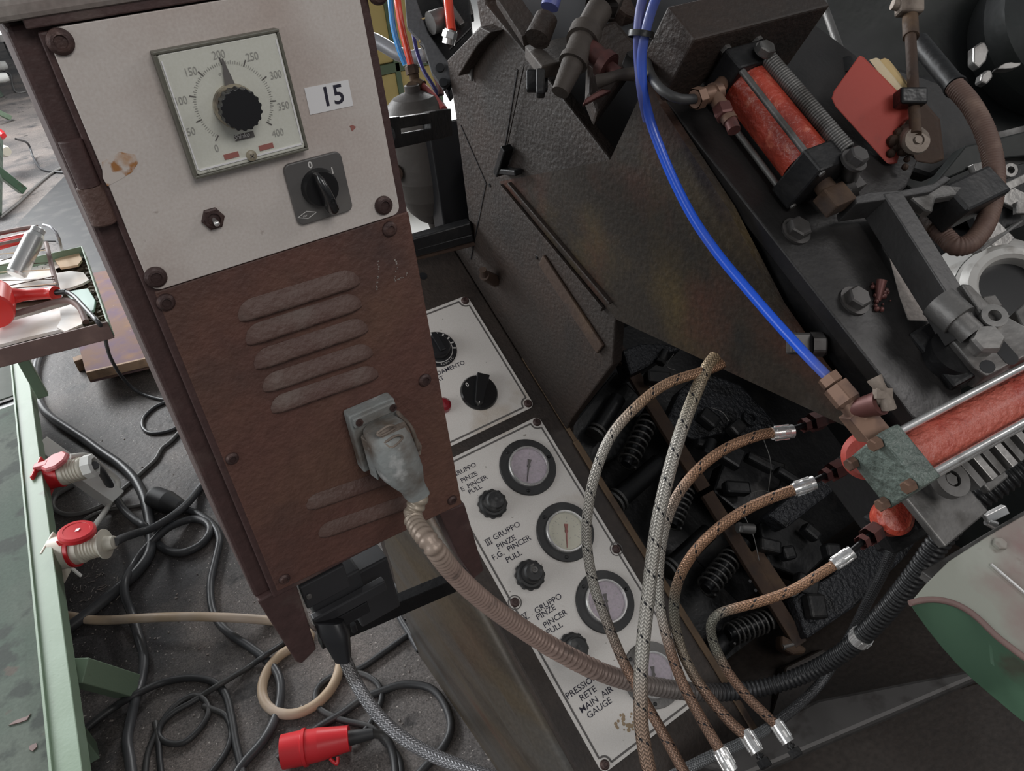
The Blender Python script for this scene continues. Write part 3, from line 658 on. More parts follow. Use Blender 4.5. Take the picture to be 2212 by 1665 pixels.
# supply unit hanging in the opening under the panel
su = MB().box(P_(716, 1262, .712), (.070, .050, .052)).box(P_(790, 1252, .735), (.060, .060, .100))
un = cab.part('supply_unit', su, M['unit'], bev=.003)
cab.part('unit_cover', MB().box(P_(700, 1262, .682), (.058, .012, .040)).box(P_(755, 1300, .68), (.10, .012, .018)), M['unit'], un, bev=.002)
cab.part('terminal_block', MB().box(P_(742, 1320, .69), (.060, .03, .020)).box(P_(705, 1345, .68), (.02, .02, .016)).cyl(P_(762, 1348, .68), P_(766, 1362, .68), .004), M['black'], un, bev=.001)
cab.part('cover_screw', MB().lathe(P_(667, 1288, .675), YF, [(0, 0), (.004, 0), (.003, .002), (0, .002)], 14), M['dullsteel'], un)
cab.part('foam_edge', MB().tube(spline([P_(644, 1275, .675), P_(652, 1300, .676), P_(662, 1330, .675), P_(672, 1352, .674), P_(684, 1360, .674)], .006), .0022, 6, lambda t, s: .0014 + .0014 * abs(math.sin(s * 420))), M['dusty'], un)
# slotted support arm between the cabinet and the machine column
a = V((.284, .815, 1.44)); 
pa = at(826, 290, 1.02); pb = at(958, 266, 1.20)
arm = MB(); dd = (pb - pa).normalized(); uu = (ZA - dd * ZA.dot(dd)).normalized()
arm.bar(pa + uu * .0115, pb + uu * .0115, .012, .016); arm.bar(pa - uu * .0125, pb - uu * .0125, .012, .018); arm.bar(pa - dd * .01, pa + dd * .045, .013, .042); arm.bar(pb - dd * .06, pb + dd * .02, .013, .042)
arm.bar(pa - dd * .01, V((.27, .84, pa.z)), .012, .034)
sl = cab.part('support_arm', arm, M['blackmetal'], bev=.0015, label='black slotted support arm')
cab.part('arm_bolt', MB().lathe(pa + V((0, -.006, 0)), V((-.3, -1, .2)), [(0, 0), (.015, 0), (.015, .003), (.005, .003), (.005, .001), (0, .001)], 20), M['blackmetal'], sl)

# ------------------------------------------------------------------ grey connector and ribbed conduit
cx = Thing('cable_connector', 'grey metal plug on the cabinet panel feeding a ribbed tan to black conduit', 'connector', P_(815, 940))
B = P_(806, 926, .66); ux = V((1, 0, 0)); 
bs = MB().prism(rrect(B.x - .028, B.x + .026, B.z - .038, B.z + .040, .003, .642), (0, .0175, 0))
cx.part('socket_base', bs, M['castgrey'], bev=.002)
cx.part('top_flange', MB().box((B.x - .001, .640, B.z + .033), (.050, .008, .012)), M['castgrey'], bev=.0015)
for s in (-1, 1): cx.part('screw', MB().lathe((B.x + s * .020, .636, B.z + .033), YF, [(0, 0), (.0042, 0), (.0042, .0016), (.002, .0016), (.002, .0006), (0, .0006)], 14), M['screw'])
def loft(secs, k=24, p=3.2):
    vs = []
    for c, ax, ay, rx, ry in secs:
        for j in range(k):
            a = 2 * math.pi * j / k; ca, sa = math.cos(a), math.sin(a)
            vs.append(c + ax * (rx * math.copysign(abs(ca) ** (2 / p), ca)) + ay * (ry * math.copysign(abs(sa) ** (2 / p), sa)))
    n = len(secs); mb = MB()
    mb.add(vs, [(i * k + j, i * k + (j + 1) % k, (i + 1) * k + (j + 1) % k, (i + 1) * k + j) for i in range(n - 1) for j in range(k)], True)
    mb.add(vs[:k], [list(range(k))[::-1]]); mb.add(vs[-k:], [list(range(k))]); return mb
c0 = V((B.x + .002, .626, B.z))
secs = [(c0 + V((0, .004, .022)), XA, YA, .019, .012), (c0 + V((0, .000, .020)), XA, YA, .022, .0175), (c0 + V((.000, -.003, .010)), XA, YA, .0235, .021), (c0 + V((.001, -.006, -.012)), XA, YA, .0245, .024),
        (c0 + V((.003, -.009, -.032)), XA, YA, .0235, .024), (c0 + V((.006, -.013, -.046)), XA, YA, .018, .019), (c0 + V((.009, -.016, -.055)), XA, YA, .0145, .0150), (c0 + V((.012, -.019, -.068)), XA, YA, .0138, .0138)]
cx.part('plug_hood', loft([(c, ax, -ay, rx, ry) for c, ax, ay, rx, ry in secs]), M['castgrey'])
cx.part('hood_ridge', MB().prism([c0 + V((-.026, .006, .018)), c0 + V((-.026, .006, -.036)), c0 + V((-.022, -.004, -.040)), c0 + V((-.022, -.004, .014))], (.004, .004, 0)), M['castgrey'], bev=.001)
wire = lambda pts, r=.0015, k=8: MB().tube(spline(pts, .003), r, k)
lt = MB().prism([c0 + V(q) for q in ((-.012, -.012, .026), (.020, -.012, .024), (.022, -.016, .014), (-.006, -.020, .012))], (0, .002, .001))
lt.tube(spline([c0 + V(q) for q in ((-.014, -.016, .030), (.000, -.018, .034), (.006, -.018, .028), (-.012, -.018, .026), (-.014, -.016, .030))], .002), .0014, 8)
lt.tube(spline([c0 + V(q) for q in ((-.010, -.018, .016), (.004, -.022, .021), (.010, -.021, .014), (-.004, -.023, .010), (-.010, -.018, .016))], .002), .0014, 8)
cx.part('latch', lt, M['dustymetal'], bev=.0004)
lv = MB().tube(spline([c0 + V(q) for q in ((.022, .012, .024), (.026, -.008, .014), (.028, -.010, -.004), (.030, -.002, -.022), (.036, .010, -.034))], .003), .003, 8, lambda t, s: .0025 + .003 * max(0, t - .6))
lv.prism([c0 + V(q) for q in ((.026, .010, -.022), (.040, .014, -.024), (.043, .014, -.036), (.038, .010, -.044), (.030, .006, -.040))], (0, .002, 0))
cx.part('locking_lever', lv, M['dustymetal'], bev=.0005)
e0 = secs[-1][0]
cp = [e0 + V((0, 0, .012)), e0 + V((.001, -.002, -.006)), PY(893, 1120, .598), at(935, 1180, .80), at(985, 1242, .87), at(1046, 1298, .95), at(1120, 1352, 1.03), at(1200, 1402, 1.10), at(1290, 1448, 1.16), at(1380, 1476, 1.205), at(1480, 1492, 1.25), at(1570, 1494, 1.285), at(1660, 1482, 1.295), at(1750, 1450, 1.265), at(1830, 1402, 1.215), at(1905, 1330, 1.155), at(1975, 1245, 1.10), at(2040, 1155, 1.06), at(2110, 1080, 1.03), at(2260, 980, 1.0)]
path = spline(cp, .00125)
def ccol(t):
    tan, gr, bk = V((.33, .235, .20)), V((.20, .17, .155)), V((.016, .016, .017))
    if t < .10: return tuple(V((.38, .33, .26)).lerp(tan, t / .10))
    if t < .36: return tuple(tan)
    if t < .46: return tuple(tan.lerp(gr, (t - .36) / .10))
    if t < .56: return tuple(gr.lerp(bk * 2.2, (t - .46) / .10))
    return tuple((bk * 2.2).lerp(bk, min(1, (t - .56) / .12)))
def crad(t, s):
    r = .0102 + .0040 * min(1, t / .42) + .0022 * max(0, t - .7) / .3
    if .30 < t < .385: return r * (1 + .17 * math.sin(s * 2 * math.pi / .0125)) 
    return r * (1 + .10 * math.sin(s * 2 * math.pi / .0088))
cx.part('conduit', MB().tube(path, .013, 16, crad, ccol), M['conduit'])
def sleeve(mb, path, i0, i1, r, k=18):
    return mb.tube(path[i0:i1], r, k)
i = min(range(len(path)), key=lambda j: (path[j] - at(1858, 1375, 1.193)).length)
cl = MB().tube(path[i - 7:i + 7], .0172, 20, None); 
for a in range(12):
    t = (path[i + 6] - path[i - 6]).normalized(); x, y, n = frame(t); an = 2 * math.pi * a / 12; d = x * math.cos(an) + y * math.sin(an)
    for j in (-4, 4): pass
    cl.box(path[i] + d * .0175, (.0012, .003, .011), (d, n.cross(d), n))
cx.part('hose_clip', cl, M['chrome'])

# black plug under the cabinet with grey braided cable
pl_ = Thing('black_plug', 'black plug under the cabinet with a grey steel-braided cable leaving towards the bottom edge', 'plug', at(735, 1385, .93))
a = at(712, 1342, .93); b = at(728, 1385, .93); c = at(742, 1428, .93)
pl_.part('plug_body', loft([(a, RIGHT, FWD, .017, .014), (a.lerp(b, .6), RIGHT, FWD, .0185, .015), (b, RIGHT, FWD, .016, .013), (c, RIGHT, FWD, .0095, .0095)]), M['black'])
gp = spline([at(738, 1405, .93), at(752, 1440, .93), at(778, 1490, .925), at(820, 1548, .92), at(875, 1597, .91), at(940, 1633, .90), at(1010, 1660, .885), at(1100, 1692, .87)], .006)
pl_.part('braided_cable', MB().tube(gp, .0082, 16, lambda t, s: .0082, lambda t: (.42, .42, .44) if t > .15 else (.25, .24, .24)), M['braidsteel'])

# ------------------------------------------------------------------ machine column, side sheet, inclined top plate
XC = .685
def S(px, py, x=XC): return PX(px, py, x)
col_ = Thing('machine_column', 'dark brown hammered machine column with an oily tapering side sheet behind the gauge console', 'machine frame', (1.0, 1.0, .1))
zt = 1.95
pts = [S(965, 132), S(984, 250), V((XC, 1.283, 1.04)), V((XC, 1.42, .985)), V((XC, 1.42, .55)), V((XC, 1.0, .55)), S(1222, 930), S(1235, 905), S(1323, 788), S(1330, 690), S(1318, 345), S(1190, 180), S(1050, 10), V((XC, 1.13, zt)), V((XC, 1.20, zt)), S(1037, 55)]
column = col_.part('column', MB().prism(pts, (.022, 0, 0)), M['machine'], bev=.003)
pts = [S(*q, XC - .0004) for q in ((1318, 345), (1402, 165), (1425, 225), (1572, 450), (1680, 660), (1770, 790), (1862, 905), (1885, 935), (1868, 940), (1332, 690), (1078, 392))]
q2 = pts
sheet = col_.part('side_sheet', MB().prism(pts, (.012, 0, 0)), M['olive'], label='mottled oily brown side sheet tapering to a point')
# dark body behind column and above pit
body = MB().box((1.15, 1.46, .62), (.80, .28, 1.04))
col_.part('rear_body', body, M['blackmetal'], bev=.01)
# black sheet behind the triangular opening, the recess shade put into its colour
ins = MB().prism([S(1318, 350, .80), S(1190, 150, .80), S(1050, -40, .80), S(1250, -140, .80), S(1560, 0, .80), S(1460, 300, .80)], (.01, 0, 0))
col_.part('recess_shade', ins, M['black'])
col_.part('gap_shade_plate', MB().prism([S(*q, .712) for q in ((1400, 210), (1425, 230), (1640, 480), (1790, 665), (1985, 940), (1960, 975), (1868, 945), (1780, 830), (1600, 600), (1450, 380))], (.010, 0, 0)), M['black'])  # black plate, shadow of the gap under the top plate put into colour
gr = MB().bar(S(1082, 402, XC - .004), S(1302, 668, XC - .004), .010, .006, XA)
gr.bar(S(1100, 395, XC - .004), S(1320, 655, XC - .004), .004, .008, XA)
col_.part('guide_strip', gr, M['machine'], bev=.001)
gs = MB().bar(S(1300, 665, XC - .002), S(1316, 770, XC - .002), .012, .005, XA)
seam = MB()
for a, b in (((1050, 395), (1017, 560)), ((995, 270), (1051, 398)), ((1090, 320), (1118, 150))): seam.bar(S(*a, XC - .0006), S(*b, XC - .0006), .0022, .0012, XA)
col_.part('panel_seam', seam, M['black'], column)
# gusset at the top left of the column, with pale window and chamfer
gu = MB().prism([S(*q, .66) for q in ((1037, 58), (964, 132), (990, 165), (1030, 100), (1060, 70))], (.026, 0, 0))
col_.part('gusset', gu, M['machine'], bev=.002)
col_.part('gusset_plate', MB().prism([S(*q, XC - .001) for q in ((1000, 128), (1022, 124), (1022, 175), (1015, 160))], (-.004, 0, 0)), M['dullsteel'], bev=.0005)
# latch and small bolts on the column
lt = MB().bar(S(1096, 318, XC - .012), S(1078, 375, XC - .012), .013, .020, XA).bar(S(1080, 368, XC - .012), S(1120, 372, XC - .012), .010, .016, XA)
col_.part('latch', lt, M['blackmetal'], bev=.002)
col_.part('spring_wire', MB().cyl(S(1132, 140, XC - .006), S(1094, 322, XC - .006), .0012, k=8), M['machine'])
pg = MB().cyl(S(1070, 606, XC), S(1046, 594, XC - .035), .013, .011).cyl(S(1046, 594, XC - .035), S(1043, 582, XC - .040), .007)
col_.part('stop_peg', pg, M['rustdark'], bev=.001)
for q in ((1058, 400), (1160, 556)): col_.part('screw', MB().lathe(S(*q), V((-1, 0, 0)), [(0, 0), (.004, 0), (.003, .002), (0, .002)], 12), M['blackmetal'], column)
col_.part('guide_rail', MB().bar(S(1170, 560, XC - .003), S(1298, 755, XC - .003), .030, .006, XA), M['rustdark'], bev=.002)

# inclined top plate
tp = Thing('top_plate', 'dark grey inclined steel plate with two large hex bolts carrying the red cylinder', 'machine plate', top(.95, -.2, 0))
tpm = MB().prism([top(.700, .12), top(1.02, .16), TOP(1850, 120), TOP(1990, 330), TOP(1960, 400), TOP(1905, 440), TOP(1912, 515), TOP(1945, 640), TOP(1963, 690), TOP(2030, 692), TOP(2075, 800), TOP(2080, 905), top(.700, -.50)], TN * -.022)
plate_ = tp.part('plate', tpm, M['plate'], bev=.002)
tp.part('light_insert', MB().prism([TOP(*q, -.012) for q in ((1905, 500), (1940, 690), (1970, 705), (2090, 712), (2060, 640), (1985, 520))], TN * -.004), M['lightplate'])
tp.part('under_rib', MB().prism([top(.708, -.02, -.022), top(.72, -.02, -.022), top(.72, -.50, -.022), top(.708, -.50, -.022)], TN * -.035), M['blackmetal'])
for q in ((1718, 501), (1844, 651)):
    c = TOP(*q); tp.part('hex_bolt', bolt(MB(), c, TN, .0150, .011, .019, .003), M['midsteel'], bev=.0006)
rs = MB(); random.seed(5)
for i in range(24):
    c = TOP(1898 + random.gauss(0, 10), 636 + random.gauss(0, 14), .002); rs.ball(c, random.uniform(.001, .0042), 6)
rs.cyl(TOP(1895, 650, .0), TOP(1905, 605, .012), .004, .006, 10)
tp.part('rusty_stud', rs, M['redbrown'])
tp.part('cross_block', MB().box(top(.812, .056, .049), (.244, .058, .098), (XA, TU, TN)), M['machine'], bev=.003)

# upper red pneumatic cylinder
uc = Thing('pneumatic_cylinder', 'dark-capped red pneumatic cylinder lying on the inclined plate beside a long spring', 'cylinder', TOP(1680, 290))
hc = .040; a = TOP(1612, 185, hc); b = TOP(1740, 350, hc); ax = (b - a).normalized(); sd = XA; nn = TN
L = (b - a).length; R = .031
def capbox(o, w, t): return MB().box(o, (w, t, w), (sd, -TU, nn))
uc.part('barrel', MB().cyl(a, b, R, k=40), M['red'])
uc.part('end_cap', MB().box(a - ax * .018, (.070, .034, .072), (sd, TU, nn)), M['blackmetal'], bev=.003)
uc.part('end_cap', MB().box(b + ax * .018, (.070, .034, .072), (sd, TU, nn)), M['blackmetal'], bev=.003)
for i in (-1, 1):
    for j in (-1, 1):
        o_ = sd * (.0285 * i) + nn * (.0295 * j)
        r_ = uc.part('tie_rod', MB().cyl(a - ax * .04 + o_, b + ax * .037 + o_, .0042, k=12), M['dullsteel'])
        uc.part('nut', MB().hexa(a - ax * .034 + o_, -ax, .0075, .007), M['dullsteel'], r_)
uc.part('rod_clevis', MB().cyl(b + ax * .03, b + ax * .055, .012).box(b + ax * .06 + nn * .0, (.036, .028, .024), (sd, TU, nn)), M['rustdark'], bev=.002)
# elbow fitting on the cap
e1 = TOP(1500, 214, .05); e2 = TOP(1545, 200, .05); e3 = TOP(1565, 225, .05); e4 = TOP(1578, 262, .05)
ft = MB().cyl(e1, e2, .0105).cyl(e2, a - ax * .015 + sd * -.03, .009).cyl(TOP(1542, 205, .05), e4, .0095).hexa(e1, (e2 - e1), .0135, .014).lathe(e2, e2 - e1, [(0, -.005), (.0125, -.005), (.0125, .005), (0, .005)], 14)
fi = Thing('tee_fitting', 'pinkish brass tee fitting with a black tube at the head of the upper red cylinder', 'fitting', e1)
fi.part('tee_body', ft, M['brass'], bev=.0008)
fi.part('end_nut', MB().hexa(TOP(1560, 232, .05), e4 - e3, .0125, .016).cyl(e4, TOP(1586, 282, .05), .008), M['redbrown'])
fi.part('black_tube', MB().tube(spline([TOP(1503, 213, .05), TOP(1470, 214, .05), TOP(1432, 196, .045), TOP(1405, 160, .03), TOP(1392, 110, .02)], .01), .006, 12), M['cabledark'])
# return spring
a2 = TOP(1655, 122, .075); b2 = TOP(1836, 332, .075)
sp = Thing('return_spring', 'long dark coil spring hooked between two bolts along the upper red cylinder', 'spring', TOP(1740, 230))
sp.part('coil', MB().tube(helix(a2.lerp(b2, .03), a2.lerp(b2, .97), .0088, 44, 12), .0021, 6), M['dullsteel'])
sp.part('anchor_bolt', MB().cyl(TOP(1648, 118, .0), TOP(1650, 112, .085), .007).hexa(TOP(1650, 112, .085), TN, .0115, .010).lathe(TOP(1650, 112, .08), TN, [(0, 0), (.0135, 0), (.0135, .004), (0, .004)], 16), M['dullsteel'])
be = TOP(1846, 345, .082)
sp.part('anchor_bolt', MB().cyl(TOP(1828, 400, .01), be, .011).hexa(be, TN, .0125, .012).lathe(be, TN, [(0, -.004), (.016, -.004), (.016, 0), (0, 0)], 20).box(TOP(1815, 405, .02), (.05, .03, .028), (XA, TU, TN)).cyl(TOP(1790, 425, .008), TOP(1845, 398, .03), .016), M['midsteel'], bev=.001)

# red flag block with felt strips
rb = Thing('red_felt_holder', 'flat red holder clamping cream and tan felt strips, smeared with grease at one corner', 'holder', at(1880, 300, 1.03))
def RB(px, py, k=0): return at(px, py, 1.0 + k)
dz = (FWD * .55 + RIGHT * .62 + DOWN * -.12).normalized()
face = [RB(*q) for q in ((1856, 118), (1800, 196), (1795, 212), (1803, 230), (1908, 346), (1918, 355), (1931, 352), (1937, 332), (1930, 285), (1950, 262), (1964, 254), (1962, 236), (1940, 216), (1936, 198))]
rb.part('front_plate', MB().prism(face, dz * .012), M['reddust'], bev=.002)
rb.part('felt_strip', MB().prism([RB(*q) + dz * .013 for q in ((1868, 126), (1884, 121), (1944, 192), (1935, 215))], dz * .010), M['felt1'], bev=.0008)
rb.part('felt_strip', MB().prism([RB(*q) + dz * .020 for q in ((1878, 128), (1898, 120), (1950, 185), (1942, 205))], dz * .014), M['felt2'], bev=.0008)
rb.part('back_plate', MB().prism([RB(*q) + dz * .045 for q in ((1858, 122), (1880, 112), (2000, 250), (2010, 340), (1985, 350), (1950, 345))], dz * .010), M['rustdark'], bev=.002)
gs_ = MB(); random.seed(8)
for i in range(30):
    a_ = RB(1948 + random.gauss(0, 14), 306 + random.gauss(0, 22)) - FWD * .002; gs_.ball(a_, random.uniform(.004, .0095), 8)
rb.part('grease', gs_, M['rustdark'])
pv = at(1978, 305, .975)
rb.part('pivot', MB().cyl(at(1962, 292, 1.01), pv, .017).lathe(pv, -FWD, [(0, 0), (.018, 0), (.0165, .005), (.008, .007), (.008, .004), (.005, .004), (.005, .008), (0, .008)], 24), M['dustymetal'], bev=.001)
# lever rod above it
lr = Thing('lever_rod', 'thin brown lever rod running up from the red felt holder to the top edge', 'lever', at(1975, 290, .97))
lr.part('rod', MB().cyl(at(1978, 290, .97), at(1966, 60, 1.04), .0072).cyl(at(1968, 80, 1.035), at(1962, -40, 1.08), .0105, .010), M['rustdark'])
lr.part('knuckle', MB().box(at(1964, 14, 1.05), (.034, .024, .022), (RIGHT, DOWN, FWD)).cyl(at(1928, 8, 1.05), at(1945, 12, 1.05), .008), M['dustymetal'], bev=.004)
lr.part('clamp', MB().box(at(1966, 212, .985), (.036, .022, .024), (RIGHT, DOWN, FWD)), M['blackmetal'], bev=.003)
# rear rod
rr = Thing('slim_rod', 'slim dark rod slanting down from the top edge behind the red felt holder', 'rod', at(1820, 120, 1.14))
rr.part('rod', MB().cyl(at(1768, -20, 1.22), at(1830, 150, 1.10), .0062), M['dullsteel'])
rr.part('foot', MB().cyl(at(1826, 140, 1.105), at(1832, 170, 1.09), .015), M['blackmetal'])

# dark castings at the upper right
dg = Thing('rear_casting', 'large dark green casting with a round black opening at the upper right corner', 'casting', at(2050, 100, 1.5))
def Q(px, py, d=1.48): return at(px, py, d)
wl = MB().prism([Q(*q, 1.62) for q in ((1480, -60), (1500, 40), (1850, 330), (2000, 430), (2420, 340), (2420, -200), (1740, -200))], FWD * .05)
dg.part('back_wall', wl, M['darkgreen'], bev=.004)
vs = []; n = 24
# curved hood in front: an arc of a large tube
c = Q(2330, 40, 1.50)
prof = [(.165, -.10), (.18, -.02), (.17, .03), (.145, .05), (.125, .04), (.118, .0), (.118, -.14)]
dg.part('pedestal', MB().box((1.90, 1.05, .47), (.84, 1.40, .94)), M['darkgreen'], bev=.012)
dg.part('round_hood', MB().lathe(c, -FWD, prof, 48), M['darkgreen'])
dg.part('opening', MB().lathe(c, -FWD, [(0, -.10), (.119, -.10), (.119, -.105), (0, -.105)], 40), M['black'])
sc_m = MB(); random.seed(4)
for (px, py, w_, h_, rot) in ((2118, 118, .034, .050, .2), (2132, 165, .022, .03, .5), (2180, 142, .05, .012, -.15)):
    o_ = Q(px, py, 1.40); x = (RIGHT * math.cos(rot) + DOWN * math.sin(rot)); y = (DOWN * math.cos(rot) - RIGHT * math.sin(rot))
    sc_m = MB(); sc_m.prism([o_ + x * (w_ / 2 * math.cos(a) * random.uniform(.7, 1.1)) + y * (h_ / 2 * math.sin(a) * random.uniform(.8, 1.1)) for a in [math.pi * k / 7 for k in range(14)]], FWD * .02); dg.part('bare_patch', sc_m, M['steel'], bev=.003)
dg.part('lower_web', MB().prism([Q(*q, 1.42) for q in ((1840, 330), (2010, 385), (2160, 290), (2110, 200), (2000, 160), (1930, 140))], FWD * .04), M['blackmetal'], bev=.01)
dg.part('gusset_wedge', MB().prism([Q(*q, 1.30) for q in ((2020, 395), (2085, 315), (2220, 282), (2290, 290), (2290, 330), (2140, 345), (2060, 380))], FWD * .04), M['darkgreen'], bev=.003)
dg.part('polished_rail', MB().bar(Q(2120, 305, 1.31), Q(2260, 270, 1.40), .016, .012, FWD), M['steel'], bev=.001)
dg.part('polished_rail', MB().bar(Q(2100, 370, 1.29), Q(2280, 320, 1.38), .022, .012, FWD), M['steel'], bev=.001)

# ribbed brown bellows hose on the right
bh = Thing('bellows_hose', 'dusty brown ribbed hose hanging in an arc on the right from a dark pipe', 'hose', at(2100, 350, 1.2))
bp_ = spline([at(2062, 186, 1.07), at(2098, 228, 1.05), at(2130, 290, 1.03), at(2147, 360, 1.01), at(2146, 420, 1.0), at(2130, 480, .99), at(2100, 522, .98), at(2066, 532, .98), at(2044, 514, .99), at(2018, 488, 1.0)], .0011)
bh.part('ribbed_hose', MB().tube(bp_, .014, 16, lambda t, s: (.0136 - .001 * t) * (1 + .045 * math.sin(s * 2 * math.pi / .0042))), M['bellows'])
bh.part('rigid_pipe', MB().cyl(at(1985, 92, 1.16), at(2066, 190, 1.07), .0152, .0145).lathe(at(2064, 187, 1.072), at(2066, 190, 1.07) - at(1985, 92, 1.16), [(0, -.003), (.0165, -.003), (.0165, .003), (0, .003)], 20), M['blackmetal'])
bh.part('end_fitting', MB().cyl(at(2022, 492, .995), at(2000, 470, 1.01), .0145, .011), M['rustdark'])

# swing arm
sa = Thing('swing_arm', 'dark grey forked steel arm reaching down from the red holder to the clamp block', 'arm', at(2000, 540, 1.1))
def T2(px, py, h=.052): return TOP(px, py, h)
am = MB().prism([T2(*q) for q in ((1908, 418), (1948, 412), (2108, 668), (2118, 700), (2092, 716), (2050, 640))], TN * -.040)
am.prism([T2(*q, .051) for q in ((1846, 424), (1880, 414), (1950, 410), (2015, 396), (2040, 378), (2056, 386), (2012, 414), (1955, 424), (1905, 432), (1850, 440))], TN * -.036)
sa.part('arm', am, M['armsteel'], bev=.0015)
sa.part('web', MB().prism([T2(*q, .045) for q in ((1955, 415), (2030, 396), (2085, 402), (2070, 420), (2022, 428), (2016, 458), (2000, 452))], TN * -.014), M['dullsteel'], bev=.003)
sa.part('side_block', MB().box(T2(2085, 430, .02), (.10, .045, .05), (XA, TU, TN)), M['blackmetal'], bev=.004)
sa.part('cover_strip', MB().prism([T2(*q, .058) for q in ((2078, 612), (2096, 614), (2172, 690), (2140, 705))], TN * -.03).prism([T2(*q, .055) for q in ((2122, 640), (2150, 634), (2168, 660), (2150, 674))], TN * -.03), M['dullsteel'], bev=.002)
sl_ = at(2012, 652, 1.03); sr = at(2086, 706, 1.0)
sa.part('sleeve', MB().cyl(at(2026, 652, .86), at(2072, 692, .845), .0205, k=32).cyl(at(2034, 660, .855), at(2100, 722, .84), .015, k=24), M['dullsteel'], bev=.001)
# clamp block with bolt and bush
cb = Thing('clamp_block', 'grey clamp block with a large bolt head and two slots above the red cylinder', 'block', at(2140, 760, 0.860))
n_ = (-FWD * .6 + ZA * .5 - XA * .12).normalized(); bx = (at(2212, 800, 0.860) - at(2130, 690, 0.877)).normalized(); bx = (bx - n_ * bx.dot(n_)).normalized(); by = n_.cross(bx)
face = [at(2040, 717, 0.860), at(2138, 686, 0.877), at(2225, 776, 0.886), at(2198, 790, 0.877), at(2124, 818, 0.843), at(2098, 800, 0.847)]
pl0 = face[0]
fproj = [p - n_ * (p - pl0).dot(n_) for p in face]
cb.part('block', MB().prism(fproj, n_ * -.04), M['steel'], bev=.002)
def onf(px, py, h=0): return on(px, py, n_, pl0 + n_ * h)
cb.part('bolt_head', MB().cyl(onf(2116, 748), onf(2116, 748) + n_ * .016, .015, k=6).lathe(onf(2116, 748) + n_ * .016, n_, [(.018, 0), (.018, .005), (.0155, .009), (0, .0092)], 6), M['steel'], bev=.002)
cb.part('bush', MB().ring(onf(2128, 702), n_, .007, .0140, -.01, .025, 28), M['steel'], bev=.001)
for px, py, l_ in ((2133, 792, .0), (2168, 757, .022)):
    o_ = onf(px, py); d_ = bx; pts = []
    for k in range(14):
        a_ = 2 * math.pi * k / 14; off = d_ * (l_ / 2 * (1 if math.cos(a_) > 0 else -1)); pts.append(o_ + off + bx * .0082 * math.cos(a_) + by * .0082 * math.sin(a_) + n_ * .0006)
    cb.part('slot', MB().prism(pts, n_ * -.0004), M['black'])
cb.part('side_lug', MB().prism([onf(2192, 672, -.02), onf(2212, 655, -.02), onf(2260, 700, -.02), onf(2250, 760, -.02), onf(2215, 720, -.02)], n_ * -.03), M['dullsteel'], bev=.002)
# dark boss beneath the block
cb.part('guide_boss', MB().box(at(2040, 770, 0.886), (.08, .06, .05), (bx, by, n_)).cyl(at(2020, 790, 0.886), at(2060, 760, 0.860), .028, k=28), M['blackmetal'], bev=.004)

# polished ring and bright shafts on the far right
pr = Thing('polished_ring', 'shiny polished steel ring with a black bore at the right edge of the picture', 'ring', at(2180, 610, 1.2))
nr = (-FWD * .75 + ZA * .45 - XA * .25).normalized(); c = at(2185, 622, 1.16)
pr.part('ring', MB().lathe(c, nr, [(.048, -.02), (.048, .006), (.053, .012), (.064, .010), (.074, .0), (.078, -.02)], 56), M['brightsteel'])
pr.part('bore', MB().lathe(c, nr, [(.0485, -.018), (0, -.018)], 40), M['black'])
pr.part('outer_shell', MB().lathe(c, nr, [(.078, -.015), (.092, -.03), (.110, -.05), (.118, -.10)], 56), M['brightsteel'])
pr.part('carrier', MB().bar(c - nr * .06, V((1.60, .78, .88)), .10, .09), M['blackmetal'], bev=.008)
sm = Thing('bright_bracket', 'small bright steel bracket with a ring eyelet next to the brown ribbed hose', 'bracket', at(2180, 420, 1.2))
sm.part('eyelet', MB().ring(at(2177, 370, 1.2), -FWD, .006, .011, -.008, .008, 24), M['steel'])
for p, sz, ax_, mt_, nm_ in (((2190, 396, 1.2), (.042, .014, .012), (RIGHT * .9 - DOWN * .43, DOWN * .9 + RIGHT * .43, FWD), 'steel', 'plate'), ((2178, 425, 1.22), (.055, .030, .012), ((RIGHT + DOWN * .5).normalized(), (DOWN - RIGHT * .5).normalized(), FWD), 'steel', 'plate'), ((2212, 450, 1.21), (.03, .02, .012), (RIGHT, DOWN, FWD), 'steel', 'plate'),
        ((2170, 470, 1.24), (.11, .05, .02), ((RIGHT - DOWN * .4).normalized(), (DOWN + RIGHT * .4).normalized(), FWD), 'blackmetal', 'link'), ((2205, 410, 1.27), (.10, .08, .02), (RIGHT, DOWN, FWD), 'blackmetal', 'link')):
    sm.part(nm_, MB().box(at(*p), sz, ax_), M[mt_], bev=.0015)
sm.part('backing_arm', MB().bar(at(2175, 440, 1.275), V((1.62, .80, .90)), .09, .03), M['blackmetal'], bev=.004)
sm.part('edge_strip', MB().bar(at(2110, 545, 1.16), at(2200, 480, 1.22), .004, .016, FWD).box(at(2148, 508, 1.2), (.05, .035, .01), ((RIGHT + DOWN).normalized(), (DOWN - RIGHT).normalized(), FWD)), M['steel'], bev=.001)

